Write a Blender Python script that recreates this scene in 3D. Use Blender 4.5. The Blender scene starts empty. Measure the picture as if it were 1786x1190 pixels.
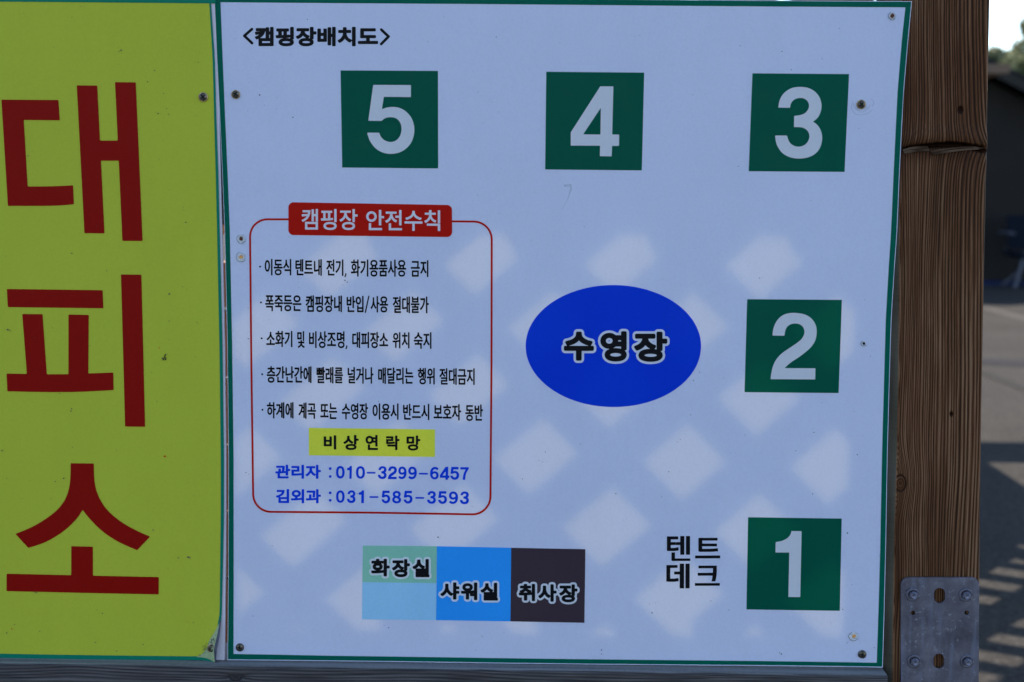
import bpy, math, random
import numpy as np
from mathutils import Vector, Matrix, noise as mnoise
random.seed(7); rng = np.random.default_rng(7)
S = bpy.context.scene; COL = S.collection
R = math.radians
# ------------------------------------------------------------------ camera
CAM = Vector((0, -1.92, 1.55)); FPX = 2400.0
PITCH, YAW, ROLL = R(7.0), R(1.3), R(0.3)
fwd = Vector((-math.sin(YAW)*math.cos(PITCH), math.cos(YAW)*math.cos(PITCH), -math.sin(PITCH)))
rt0 = fwd.cross(Vector((0, 0, 1))).normalized(); up0 = rt0.cross(fwd)
rt = rt0*math.cos(ROLL) + up0*math.sin(ROLL); up = up0*math.cos(ROLL) - rt0*math.sin(ROLL)
cd = bpy.data.cameras.new('camera'); cam = bpy.data.objects.new('camera', cd); COL.objects.link(cam)
cam.matrix_world = Matrix(((rt.x, up.x, -fwd.x, CAM.x), (rt.y, up.y, -fwd.y, CAM.y), (rt.z, up.z, -fwd.z, CAM.z), (0, 0, 0, 1)))
cd.sensor_width = 36; cd.lens = FPX/1786*36; cd.clip_start = .05; cd.clip_end = 2000
cd.dof.use_dof = True; cd.dof.focus_distance = 1.93; cd.dof.aperture_fstop = 4.5
S.camera = cam
# ------------------------------------------------------------------ light
SUN_EL, SUN_AZ = R(50), R(-25)          # behind the sign, to its left
w = bpy.data.worlds.new('World'); S.world = w; w.use_nodes = True
nt = w.node_tree; sky = nt.nodes.new('ShaderNodeTexSky'); sky.sky_type = 'NISHITA'; sky.sun_disc = False
sky.sun_elevation = SUN_EL; sky.sun_rotation = SUN_AZ; sky.altitude = 100; sky.air_density = 1.0; sky.dust_density = 0.1; sky.ozone_density = 1.6
nt.links.new(sky.outputs[0], nt.nodes['Background'].inputs[0]); nt.nodes['Background'].inputs[1].default_value = 0.13
SD = Vector((math.sin(SUN_AZ)*math.cos(SUN_EL), math.cos(SUN_AZ)*math.cos(SUN_EL), math.sin(SUN_EL)))
sl = bpy.data.lights.new('sun', 'SUN'); sl.energy = 4.2; sl.angle = R(0.55); sl.color = (1, .94, .85)
so = bpy.data.objects.new('sun', sl); COL.objects.link(so); so.rotation_euler = SD.to_track_quat('Z', 'Y').to_euler(); so.location = SD*30
S.view_settings.view_transform = 'Standard'; S.view_settings.look = 'None'; S.view_settings.exposure = 1.55; S.view_settings.gamma = 1
S.render.engine = 'CYCLES'
S.cycles.max_bounces = 10; S.cycles.diffuse_bounces = 6; S.cycles.transmission_bounces = 8; S.cycles.caustics_reflective = False

# ------------------------------------------------------------------ projection helpers (pixel of the survey photo -> point on a real plane)
cx, cy = 893.0, 595.0
CN = np.array(CAM); RT = np.array(rt); UP = np.array(up); FW = np.array(fwd)
def Wn(px, py, y=0.0):
    px = np.asarray(px, float); py = np.asarray(py, float)
    d = ((px-cx)/FPX)[..., None]*RT + (-(py-cy)/FPX)[..., None]*UP + FW
    t = (y - CN[1])/d[..., 1]
    return CN + d*t[..., None]
def W(px, py, y=0.0): return Vector(Wn(px, py, y))
def ground(px, py, z=0.0):
    d = ((px-cx)/FPX)*RT - ((py-cy)/FPX)*UP + FW
    t = (z-CN[2])/d[2]; return Vector(CN + d*t)
def bow(x, z):                             # the sheets are not quite flat
    return .0022*np.sin(5.2*x+1.0)*np.cos(4.1*(z-1.3)) + .0013*np.sin(9*x-6*z)
def P(px, py, lift=0.0, extra=None):
    q = Wn(px, py, 0.0); q[..., 1] -= bow(q[..., 0], q[..., 2]) + lift
    if extra is not None: q[..., 1] -= extra(px, py)
    return q

# ------------------------------------------------------------------ objects
def obj(name, mesh, mat=None, parent=None, kind=None):
    o = bpy.data.objects.new(name, mesh); COL.objects.link(o)
    if mat is not None and not mesh.materials: mesh.materials.append(mat)
    if parent is not None: o.parent = parent
    if kind: o['kind'] = kind
    return o
def mesh(name, v, f, smooth=False):
    m = bpy.data.meshes.new(name); m.from_pydata([tuple(map(float, a)) for a in v], [], [tuple(int(i) for i in a) for a in f]); m.update()
    if smooth: m.polygons.foreach_set('use_smooth', [True]*len(m.polygons))
    return m
def tag(o, label, cat, group=None):
    o['label'] = label; o['category'] = cat
    if group: o['group'] = group
    return o
def empty(name, loc, label, cat, group=None):
    o = bpy.data.objects.new(name, None); COL.objects.link(o); o.location = loc; o.empty_display_size = .1
    return tag(o, label, cat, group)
def keep(o, parent):                       # parent an object built in world space
    o.parent = parent; o.matrix_parent_inverse = Matrix.Translation(-Vector(parent.location)); return o
class MB:
    def __init__(s): s.v = []; s.f = []
    def add(s, v, f):
        n = len(s.v); s.v += [tuple(a) for a in v]; s.f += [tuple(i+n for i in a) for a in f]; return s
    def box(s, a, b):
        x0, y0, z0 = a; x1, y1, z1 = b
        return s.add([(x0,y0,z0),(x1,y0,z0),(x1,y1,z0),(x0,y1,z0),(x0,y0,z1),(x1,y0,z1),(x1,y1,z1),(x0,y1,z1)],
                     [(0,3,2,1),(4,5,6,7),(0,1,5,4),(1,2,6,5),(2,3,7,6),(3,0,4,7)])
    def bar(s, p, q, w_, d, n=Vector((0, 1, 0))):    # rectangular bar p->q, width w_ across, depth d along n
        p = Vector(p); q = Vector(q); t = (q-p).normalized(); sd = t.cross(n).normalized()*w_/2; dn = n*d/2
        c = [p-sd-dn, p+sd-dn, p+sd+dn, p-sd+dn, q-sd-dn, q+sd-dn, q+sd+dn, q-sd+dn]
        return s.add(c, [(0,3,2,1),(4,5,6,7),(0,1,5,4),(1,2,6,5),(2,3,7,6),(3,0,4,7)])
    def tube(s, p, q, r0, r1=None, n=12, cap=True):
        p = Vector(p); q = Vector(q); r1 = r0 if r1 is None else r1; t = (q-p).normalized()
        a = t.orthogonal().normalized(); b = t.cross(a)
        v = [p+(a*math.cos(2*math.pi*i/n)+b*math.sin(2*math.pi*i/n))*r0 for i in range(n)] + [q+(a*math.cos(2*math.pi*i/n)+b*math.sin(2*math.pi*i/n))*r1 for i in range(n)]
        f = [(i, (i+1) % n, n+(i+1) % n, n+i) for i in range(n)]
        if cap: f += [tuple(range(n))[::-1], tuple(range(n, 2*n))]
        return s.add(v, f)
    def lathe(s, prof, c, axis=Vector((0, 0, 1)), n=20):
        c = Vector(c); a = axis.orthogonal().normalized(); b = axis.cross(a); v = []
        for r, h in prof: v += [c+axis*h+(a*math.cos(2*math.pi*i/n)+b*math.sin(2*math.pi*i/n))*r for i in range(n)]
        f = [(k*n+i, k*n+(i+1) % n, (k+1)*n+(i+1) % n, (k+1)*n+i) for k in range(len(prof)-1) for i in range(n)]
        return s.add(v, f)
    def mesh(s, name, smooth=False): return mesh(name, s.v, s.f, smooth)

# ------------------------------------------------------------------ materials
def s2l(c): return tuple(((x/255)/12.92 if x/255 <= .04045 else (((x/255)+.055)/1.055)**2.4) for x in c)+(1,)
class NT:
    def __init__(s, name):
        s.m = bpy.data.materials.new(name); s.m.use_nodes = True; s.t = s.m.node_tree
        s.p = s.t.nodes['Principled BSDF']; s.out = s.t.nodes['Material Output']
    def n(s, kind, **kw):
        a = s.t.nodes.new('ShaderNode'+kind)
        for k, v in kw.items():
            if k in a.inputs: a.inputs[k].default_value = v
            else: setattr(a, k, v)
        return a
    def l(s, a, b): s.t.links.new(a, b)
    def noise(s, scale, detail=3, rough=.55, vec=None, stretch=None):
        a = s.n('TexNoise'); a.inputs['Scale'].default_value = scale; a.inputs['Detail'].default_value = detail; a.inputs['Roughness'].default_value = rough
        if vec is None: vec = s.n('TexCoord').outputs['Object']
        if stretch:
            mp = s.n('Mapping'); mp.inputs['Scale'].default_value = stretch; s.l(vec, mp.inputs[0]); vec = mp.outputs[0]
        s.l(vec, a.inputs['Vector']); return a.outputs[0]
    def ramp(s, fac, stops):
        r = s.n('ValToRGB'); e = r.color_ramp.elements
        while len(e) < len(stops): e.new(.5)
        for k, (p_, c) in enumerate(stops): e[k].position = p_; e[k].color = c if len(c) == 4 else tuple(c)+(1,)
        s.l(fac, r.inputs[0]); return r.outputs[0]
    def mix(s, fac, a, b, mode='MIX'):
        m = s.n('MixRGB', blend_type=mode)
        for i, v in ((0, fac), (1, a), (2, b)):
            if hasattr(v, 'links'): s.l(v, m.inputs[i])
            elif isinstance(v, (int, float)): m.inputs[i].default_value = v
            else: m.inputs[i].default_value = tuple(v) if len(v) == 4 else tuple(v)+(1,)
        return m.outputs[0]
    def bump(s, h, strength=.3, dist=.001):
        b = s.n('Bump'); b.inputs['Strength'].default_value = strength; b.inputs['Distance'].default_value = dist
        s.l(h, b.inputs['Height']); s.l(b.outputs[0], s.p.inputs['Normal']); return b.outputs[0]
def g(v): return (v, v, v, 1)
def film(name, col, trans=.3, rough=.38, tcol=None, grime=.07, spec=.05):
    """printed vinyl on a plastic sheet: a little light comes through it"""
    N = NT(name); col = tuple(col)[:3]
    n1 = N.noise(6, 4); n2 = N.noise(260, 4, .7)
    dirt = N.ramp(n2, [(.30, g(1-grime*1.0)), (.6, g(1)), (1, g(1))])
    blot = N.ramp(n1, [(.3, g(1-grime*.5)), (.7, g(1))])
    c = N.mix(1.0, N.mix(1.0, col, dirt, 'MULTIPLY'), blot, 'MULTIPLY')
    strk = N.ramp(N.noise(5, 5, .65, stretch=(4, 4, .9)), [(.38, g(1-grime*.3)), (.6, g(1))]); c = N.mix(1.0, c, strk, 'MULTIPLY')
    N.l(c, N.p.inputs['Base Color']); N.p.inputs['Specular IOR Level'].default_value = spec
    r = N.ramp(N.noise(14, 4), [(.3, g(rough-.06)), (.7, g(rough+.10))]); N.l(r, N.p.inputs['Roughness'])
    bn = N.bump(N.noise(420, 2), .10, .0004)
    if trans > 0:
        t = N.n('BsdfTranslucent'); t.inputs[0].default_value = tuple(tcol or col)[:3]+(1,)
        mx = N.n('MixShader'); mx.inputs[0].default_value = trans
        N.l(N.p.outputs[0], mx.inputs[1]); N.l(t.outputs[0], mx.inputs[2]); N.l(mx.outputs[0], N.out.inputs[0])
    return N.m
def plain(name, col, rough=.6, metal=0.0, nscale=30, var=.25, bump=.2, bd=.001, spec=.5):
    N = NT(name); col = tuple(col)[:3]
    c = N.mix(N.noise(nscale, 4), tuple(x*(1-var) for x in col), tuple(min(1, x*(1+var)) for x in col))
    N.l(c, N.p.inputs['Base Color']); N.p.inputs['Roughness'].default_value = rough; N.p.inputs['Metallic'].default_value = metal
    N.p.inputs['Specular IOR Level'].default_value = spec
    N.bump(N.noise(nscale*4, 3), bump, bd); return N.m
M = {}
M['board'] = film('pale_blue_panel_print', (.64, .68, .895), trans=.26, tcol=(.68, .63, .42), grime=.07)
M['panel_core'] = film('white_panel_core', (.74, .74, .74), trans=.42, tcol=(1.0, .80, .62), grime=.05)
M['white_ink'] = film('white_print', (.78, .80, .88), trans=.35, tcol=(.9, .8, .75), grime=.05)
M['green_ink'] = film('green_print', (.0008, .082, .058), trans=.3, tcol=(.01, .55, .30), grime=.1)
M['green_border'] = film('green_border_print', (.0008, .100, .072), trans=.3, tcol=(.01, .6, .35), grime=.1)
M['blue_ink'] = film('blue_print', (.001, .046, .66), trans=.3, tcol=(.02, .12, .75))
M['red_ink'] = film('dark_red_print', (.52, .009, .004), trans=.3, tcol=(.6, .03, .02))
M['black_ink'] = film('black_print', (.006, .006, .008), trans=.0, rough=.35)
M['lime_ink'] = film('yellow_green_print', (.76, .77, .060), trans=.2, tcol=(.8, .6, .1))
M['sky_ink'] = film('light_blue_print', (.33, .62, .86), trans=.2)
M['mint_ink'] = film('mint_print', (.27, .58, .445), trans=.22)
M['azure_ink'] = film('azure_print', (.026, .32, .88), trans=.18)
M['brown_ink'] = film('dark_brown_print', (.055, .036, .05), trans=.2)
M['yellow_sheet'] = film('yellow_green_vinyl', (.39, .43, .037), trans=0, grime=.07, rough=.42)
M['maroon'] = film('maroon_vinyl', (.225, .0031, .0018), trans=0, rough=.42)
M['left_green'] = film('green_vinyl_edge', (.004, .16, .10), trans=0)
M['backing'] = film('white_backing', (.56, .52, .60), trans=0)
M['worn'] = plain('worn_faded_vinyl', (.27, .33, .17), .6, nscale=300, var=.45)
M['navy'] = plain('vinyl_edge_and_shadow', (.035, .04, .07), .5, nscale=120)
M['dirt'] = plain('dirt', (.05, .048, .05), .9, nscale=200)
M['scuff'] = plain('scuffed_plastic', (.40, .43, .54), .5, nscale=500, var=.3)
M['scuff2'] = plain('grimy_plastic_edge', (.16, .17, .20), .7, nscale=500, var=.5)
M['scuffw'] = plain('torn_white_plastic', (.62, .63, .66), .5, nscale=700, var=.35, bump=.6)
M['lens'] = plain('orange_light_in_hole', (.75, .30, .09), .8, nscale=900, var=.6)  # sunlight through a drilled hole, put into an orange disc's colour
M['hole'] = plain('rusty_hole', (.10, .03, .015), .9, nscale=600, var=.6)
M['dark'] = plain('dark_recess', (.008, .008, .009), .9)
def metal_screw(name, a, b):
    N = NT(name); c = N.ramp(N.noise(260, 4, .7), [(.38, a), (.62, b), (.75, (.30, .10, .03, 1))])
    N.l(c, N.p.inputs['Base Color']); N.p.inputs['Metallic'].default_value = .75; N.p.inputs['Roughness'].default_value = .38
    N.bump(N.noise(900, 3), .3, .0003); return N.m
M['screw'] = metal_screw('rusting_screw_steel', (.035, .032, .026, 1), (.16, .14, .11, 1))
M['washer'] = metal_screw('brassy_washer', (.28, .19, .09, 1), (.46, .34, .2, 1))
def galv():
    N = NT('galvanised_steel')
    n1 = N.noise(22, 5, .65); n2 = N.noise(160, 4, .7); st = N.noise(60, 4, .6, stretch=(1.2, 1, .12))
    c = N.ramp(n1, [(.3, (.055, .052, .072, 1)), (.52, (.098, .094, .125, 1)), (.75, (.17, .165, .215, 1))])
    c = N.mix(N.ramp(st, [(.5, g(0)), (.72, g(.45))]), c, (.17, .20, .31))
    c = N.mix(N.ramp(n2, [(.585, g(0)), (.70, g(.55))]), c, (.30, .31, .36))
    N.l(c, N.p.inputs['Base Color']); N.p.inputs['Metallic'].default_value = .55
    N.l(N.ramp(n2, [(.3, g(.42)), (.7, g(.62))]), N.p.inputs['Roughness']); N.bump(N.noise(300, 4), .25, .0005); return N.m
M['galv'] = galv()
def wood(name, dark, mid, light, tint, streak=(90, 90, 2.2), horiz=False):
    """weathered timber; the 'grain' attribute holds the growth rings that also shape the surface, plus darkened cracks and holes"""
    N = NT(name); at = N.n('Attribute'); at.attribute_name = 'grain'; gr = at.outputs['Fac']
    st = streak if not horiz else (2.2, 90, 90)
    fib = N.noise(7, 6, .7, stretch=st)
    f = N.mix(.55, gr, fib, 'OVERLAY')
    c = N.ramp(f, [(.18, dark), (.48, mid), (.85, light)])
    blot = N.noise(9, 4, .6, stretch=(2, 2, .5) if not horiz else (.5, 2, 2))
    c = N.mix(N.ramp(blot, [(.35, g(0)), (.7, g(.6))]), c, N.mix(1, c, tint, 'MULTIPLY'))
    N.l(c, N.p.inputs['Base Color']); N.p.inputs['Roughness'].default_value = .72; N.p.inputs['Specular IOR Level'].default_value = .12
    N.bump(fib, .35, .0012); return N.m
M['post'] = wood('brown_post_timber', (.020, .0075, .0030, 1), (.098, .041, .0165, 1), (.29, .172, .102, 1), (.66, .46, .34))
M['railtop'] = wood('pale_rail_top', (.065, .062, .060, 1), (.13, .125, .118, 1), (.22, .21, .20, 1), (.7, .72, .78), horiz=True)  # lighter ramp for the rail's top faces than for its front
M['chamfer'] = wood('greyed_chamfer_timber', (.03, .025, .017, 1), (.068, .060, .042, 1), (.115, .105, .08, 1), (.75, .75, .7))
M['rail'] = wood('grey_rail_timber', (.030, .028, .030, 1), (.085, .076, .075, 1), (.17, .16, .165, 1), (.6, .62, .7), horiz=True)
M['bwood'] = wood('orange_stained_slat', (.20, .09, .035, 1), (.34, .17, .07, 1), (.46, .25, .12, 1), (.8, .6, .5))

# ------------------------------------------------------------------ flat shapes: signed distance + marching squares
def contours_sd(X, Y, cs):
    """signed distance (px, negative inside) to closed contours, non-zero winding"""
    A = np.concatenate([c for c in cs]); B = np.concatenate([np.roll(c, -1, 0) for c in cs])
    p = np.stack([X.ravel(), Y.ravel()], 1); out = np.empty(len(p))
    ab = B-A; L = (ab**2).sum(1)+1e-12
    for k in range(0, len(p), 3000):
        q = p[k:k+3000, None, :]; ap = q-A
        t = np.clip((ap*ab).sum(2)/L, 0, 1); d = np.sqrt((((ap-ab*t[..., None]))**2).sum(2)).min(1)
        cr = ab[:, 0]*ap[..., 1]-ab[:, 1]*ap[..., 0]
        u_ = (A[:, 1] <= q[..., 1]) & (B[:, 1] > q[..., 1]) & (cr > 0)
        d_ = (A[:, 1] > q[..., 1]) & (B[:, 1] <= q[..., 1]) & (cr < 0)
        wn = u_.sum(1)-d_.sum(1); out[k:k+3000] = np.where(wn != 0, -d, d)
    return out.reshape(X.shape)
def lines_sd(X, Y, lines):
    out = np.full(X.shape, 1e9)
    for ln in lines:
        ln = np.array(ln, float)
        for a, b in zip(ln[:-1], ln[1:]):
            ab = b-a; t = np.clip(((X-a[0])*ab[0]+(Y-a[1])*ab[1])/(ab@ab+1e-9), 0, 1)
            out = np.minimum(out, np.hypot(X-a[0]-ab[0]*t, Y-a[1]-ab[1]*t))
    return out
def march(fn, box, step, runmax=14):
    x0, y0, x1, y1 = box; xs = np.arange(x0, x1+step, step); ys = np.arange(y0, y1+step, step)
    X, Y = np.meshgrid(xs, ys); D = fn(X, Y); D = np.where(D == 0, 1e-9, D)
    v = []; f = []; idx = {}; bnd = []
    def vid(key, x, y):
        i = idx.get(key)
        if i is None: i = idx[key] = len(v); v.append((x, y))
        return i
    ny, nx = D.shape; inside = D < 0
    cnt = inside[:-1, :-1].astype(int)+inside[1:, :-1]+inside[:-1, 1:]+inside[1:, 1:]
    for j in range(ny-1):
        i = 0; row = cnt[j]
        nz = np.nonzero(row)[0]
        if len(nz) == 0: continue
        i = nz[0]; last = nz[-1]
        while i <= last:
            c = row[i]
            if c == 0: i += 1; continue
            if c == 4:
                k = i
                while k < last and row[k+1] == 4 and k-i+1 < runmax: k += 1
                q = [vid((i, j), xs[i], ys[j]), vid((i, j+1), xs[i], ys[j+1]), vid((k+1, j+1), xs[k+1], ys[j+1]), vid((k+1, j), xs[k+1], ys[j])]
                f.append(q); i = k+1; continue
            cor = [(i, j), (i, j+1), (i+1, j+1), (i+1, j)]; poly = []; cut = []
            for a in range(4):
                p_, q_ = cor[a], cor[(a+1) % 4]; dp, dq = D[p_[1], p_[0]], D[q_[1], q_[0]]
                if dp < 0: poly.append(vid(p_, xs[p_[0]], ys[p_[1]]))
                if (dp < 0) != (dq < 0):
                    t = dp/(dp-dq); key = ('e',)+tuple(sorted((p_, q_)))
                    n_ = vid(key, xs[p_[0]]*(1-t)+xs[q_[0]]*t, ys[p_[1]]*(1-t)+ys[q_[1]]*t); poly.append(n_); cut.append((n_, dp < 0))
            if len(poly) > 2: f.append(poly)
            if len(cut) == 2:
                a, b = cut; bnd.append((a[0], b[0]) if a[1] else (b[0], a[0]))
            i += 1
    return np.array(v), f, bnd
def flat(name, fn, box, step, mat, parent, lift=.0003, runmax=14, extra=None):
    v, f, _ = march(fn, box, step, runmax)
    o = obj(name, mesh(name, P(v[:, 0], v[:, 1], lift, extra), f), mat); return keep(o, parent)
def arr(pts, ox=0, oy=0, z=1): return np.array([(ox+x/z, oy+y/z) for x, y in pts], float)
def smooth_poly(c, it=2, lim=38):
    for _ in range(it):
        a = np.roll(c, 1, 0); b = np.roll(c, -1, 0); u = c-a; v = b-c; lu = np.linalg.norm(u, axis=1); lv = np.linalg.norm(v, axis=1)
        ang = np.degrees(np.arccos(np.clip((u*v).sum(1)/(lu*lv+1e-9), -1, 1))); out = []
        for i in range(len(c)):
            if 1.5 < ang[i] < lim and max(lu[i], lv[i]) < 3.2*min(lu[i], lv[i])+1: out += [c[i]-u[i]*.25, c[i]+v[i]*.25]
            else: out.append(c[i])
        c = np.array(out)
    return c
def polys(add, sub=(), rnd=0.0):
    add = [smooth_poly(np.array(c, float)) for c in add]; sub = [smooth_poly(np.array(c, float)) for c in sub]
    def fn(X, Y):
        d = np.full(X.shape, 1e9)
        for c in add: d = np.minimum(d, contours_sd(X, Y, [c]))
        for c in sub: d = np.maximum(d, -contours_sd(X, Y, [c]))
        return d-rnd
    return fn
def bbox(cs, m=3): a = np.concatenate(cs); return (a[:, 0].min()-m, a[:, 1].min()-m, a[:, 0].max()+m, a[:, 1].max()+m)
def quad(name, pts, mat, parent, lift=.0003, n=8):       # four pixel corners tl,tr,br,bl
    tl, tr, br, bl = [np.array(p, float) for p in pts]; v = []; f = []
    for j in range(n+1):
        for i in range(n+1):
            a, b = i/n, j/n; v.append((tl*(1-a)+tr*a)*(1-b)+(bl*(1-a)+br*a)*b)
    for j in range(n):
        for i in range(n): k = j*(n+1)+i; f.append((k, k+n+1, k+n+2, k+1))
    v = np.array(v); return keep(obj(name, mesh(name, P(v[:, 0], v[:, 1], lift), f), mat), parent)
def strip(name, A, B, mat, parent, lift=.0003, y=None, extra=None):       # ribbon between two polylines with equal point counts
    n = len(A); v = np.array(list(A)+list(B), float); f = [(i, n+i, n+i+1, i+1) for i in range(n-1)]
    return keep(obj(name, mesh(name, P(v[:, 0], v[:, 1], lift, extra), f), mat), parent)
# --- lettering from Blender's own built-in type
def glyphs(txt):
    cu = bpy.data.curves.new('t', 'FONT'); cu.body = txt; o = bpy.data.objects.new('t', cu); COL.objects.link(o)
    bpy.context.view_layer.update(); c = o.to_curve(bpy.context.evaluated_depsgraph_get()); out = []
    for s in c.splines:
        bp = s.bezier_points; n = len(bp); pts = []
        for i in range(n):
            p0, p1, p2, p3 = bp[i].co, bp[i].handle_right, bp[(i+1) % n].handle_left, bp[(i+1) % n].co
            straight = ((p1-p0).cross(p3-p0)).length < 1e-5 and ((p2-p0).cross(p3-p0)).length < 1e-5
            for t in ([0] if straight else [0, .2, .4, .6, .8]):
                q = p0*(1-t)**3+3*p1*t*(1-t)**2+3*p2*t*t*(1-t)+p3*t**3; pts.append((q.x, q.y))
        out.append(np.array(pts))
    o.to_curve_clear(); bpy.data.objects.remove(o); bpy.data.curves.remove(cu); return out
def fit(txt, box, w, slope=0.0, lean=0.0):
    """contours of txt fitted so that its inked outline after emboldening by w px fills box"""
    cs = glyphs(txt); a = np.concatenate(cs); mn, mx = a.min(0), a.max(0)
    x0, y0, x1, y1 = box; x0 += w; y0 += w; x1 -= w; y1 -= w; out = []
    for c in cs:
        u = (c[:, 0]-mn[0])/(mx[0]-mn[0]); v = (mx[1]-c[:, 1])/(mx[1]-mn[1])
        X = x0+u*(x1-x0); Y = y0+v*(y1-y0); out.append(np.stack([X+lean*(Y-y0), Y+slope*(X-x0)], 1))
    return out
def lettering(name, words, mat, parent, w=.6, slope=.012, lift=.0006, step=.55, extra_lines=(), er=1.0, dots=()):
    V = []; F = []
    def push(fn, box):
        v, f, _ = march(fn, box, step, 20)
        if len(v): n = sum(len(a) for a in V); V.append(v); F.extend([[i+n for i in q] for q in f])
    for it in words:
        t, box = it[:2]; ww = w
        if len(it) > 2 and it[2]:           # a digit traced from the sign itself
            a_ = np.concatenate(TR[t]); mn, mx = a_.min(0), a_.max(0); ww = .25
            sc_ = np.array([(box[2]-box[0])/(mx[0]-mn[0]), (box[3]-box[1])/(mx[1]-mn[1])])
            cs = [(c-mn)*sc_+np.array(box[:2]) for c in TR[t]]
            fn = polys([cs[0]], cs[1:], rnd=ww)
        else:
            if len(it) > 2: ww = 1.0
            cs = fit(t, box, ww, slope); fn = lambda X, Y: contours_sd(X, Y, cs)-ww
        push(fn, bbox(cs, ww+2))
    for ln in extra_lines: push(lambda X, Y: lines_sd(X, Y, [ln])-er, bbox([np.array(ln, float)], er+2))
    for d in dots: push(lambda X, Y: np.hypot(X-d[0], Y-d[1])-d[2], (d[0]-4, d[1]-4, d[0]+4, d[1]+4))
    v = np.concatenate(V); o = obj(name, mesh(name, P(v[:, 0], v[:, 1], lift), F), mat); return keep(o, parent)
def halo(name, words, mat, parent, w, hw, slope, lift):
    cs = []
    for t, box in words: cs += fit(t, box, w, slope)
    return flat(name, lambda X, Y: contours_sd(X, Y, cs)-w-hw, bbox(cs, w+hw+2), .8, mat, parent, lift)
def lerp_poly(pts, q):                      # pts sorted by second coordinate -> first coordinate
    pts = np.array(pts, float); return np.interp(q, pts[:, 1], pts[:, 0])
def lerp_y(pts, q): pts = np.array(pts, float); return np.interp(q, pts[:, 0], pts[:, 1])

# ================================================================== CAMPSITE MAP SIGN
OL = [(371, -45), (373.8, 0), (377.6, 100), (382.5, 200), (387, 300), (391, 400), (396, 600), (398.3, 800), (398, 1000), (396.8, 1152)]
OR_ = [(1592.5, -45), (1590.4, 2.5), (1583.4, 76), (1575.8, 164), (1568.9, 300), (1564.9, 400), (1560, 471), (1554.9, 557), (1552.2, 648), (1548.6, 791), (1545.7, 960), (1543, 1066), (1539.9, 1164)]
IL = [(384.6, 4), (388, 100), (392, 200), (396.3, 300), (400.3, 400), (404.6, 600), (407.4, 800), (407.6, 1000), (407.4, 1140.6)]
IR = [(1579, 13), (1572, 76), (1565, 164), (1558.3, 300), (1554.2, 400), (1549.5, 471), (1544.9, 557), (1542.5, 648), (1538.8, 791), (1535.6, 960), (1532.6, 1066), (1529.3, 1156.5)]
def top_o(x): return np.interp(x, [370, 1592], [-7, 2.5])
def bot_o(x): return np.interp(x, [396, 580, 1080, 1540], [1151.4, 1153.8, 1159.4, 1164.6])
def bot_i(x): return np.interp(x, [407, 580, 1080, 1530], [1140.6, 1144.3, 1150.3, 1156.3])
def top_i(x): return np.interp(x, [384, 1579], [4, 13])
def board_mesh(name, lpts, rpts, tfn, bfn, front, back, nx=60, ny=60, ex=None):
    """closed slab whose outline follows the two side polylines"""
    v = []; tb = []
    for j in range(ny+1):
        for i in range(nx+1):
            b = j/ny; a = i/nx; yy = -10+b*1170
            for _ in range(3):
                xl = lerp_poly(lpts, yy); xr = lerp_poly(rpts, yy); x = xl*(1-a)+xr*a; yy = tfn(x)*(1-b)+bfn(x)*b
            v.append((x, yy))
    v = np.array(v); n = len(v)
    pf = P(v[:, 0], v[:, 1], front, ex); pb = pf.copy(); pb[:, 1] += (back+front)
    f = []
    for j in range(ny):
        for i in range(nx):
            k = j*(nx+1)+i; f.append((k, k+nx+1, k+nx+2, k+1)); f.append((n+k, n+k+1, n+k+nx+2, n+k+nx+1))
    for i in range(nx):
        f.append((i, i+1, n+i+1, n+i)); k = ny*(nx+1)+i; f.append((k+1, k, n+k, n+k+1))
    for j in range(ny):
        k = j*(nx+1); f.append((k+nx+1, k, n+k, n+k+nx+1)); k += nx; f.append((k, k+nx+1, n+k+nx+1, n+k))
    return mesh(name, np.concatenate([pf, pb]), f)
sign = empty('map_sign', (0.15, 0, .9), 'pale blue campsite map board with green numbered squares and a blue oval', 'sign')
core = keep(obj('panel', board_mesh('panel', OL, OR_, top_o, bot_o, 0, .0045), M['board']), sign)
core.data.materials.append(M['panel_core'])
for p_ in core.data.polygons:
    if abs(p_.normal.y) < .6: p_.material_index = 1
# green border: four mitred ribbons
yl = np.linspace(0, 1, 24)
def rib(o_pts, i_pts, o0, o1, i0, i1):
    yo = o0+(o1-o0)*yl; yi = i0+(i1-i0)*yl
    return [(lerp_poly(o_pts, a), a) for a in yo], [(lerp_poly(i_pts, a), a) for a in yi]
def inset(pts, d): return [(x+d, y) for x, y in pts]
a, b = rib(inset(OL, .9), IL, top_o(374)+1, bot_o(397)-1.6, top_i(385), bot_i(407)); strip('border', a, b, M['green_border'], sign)
a, b = rib(inset(OR_, -1.2), IR, top_o(1590)+1, bot_o(1540)-1.2, top_i(1579), bot_i(1530)); strip('border', b, a, M['green_border'], sign)
xo = np.linspace(374.5, 1589.2, 40); xi = np.linspace(384.7, 1579, 40)
strip('border', [(x, top_o(x)+1) for x in xo], [(x, top_i(x)) for x in xi], M['green_border'], sign)
xo = np.linspace(397.7, 1538.7, 40); xi = np.linspace(407.4, 1529.3, 40)
strip('border', [(x, bot_i(x)) for x in xi], [(x, bot_o(x)-1.5) for x in xo], M['green_border'], sign)
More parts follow.
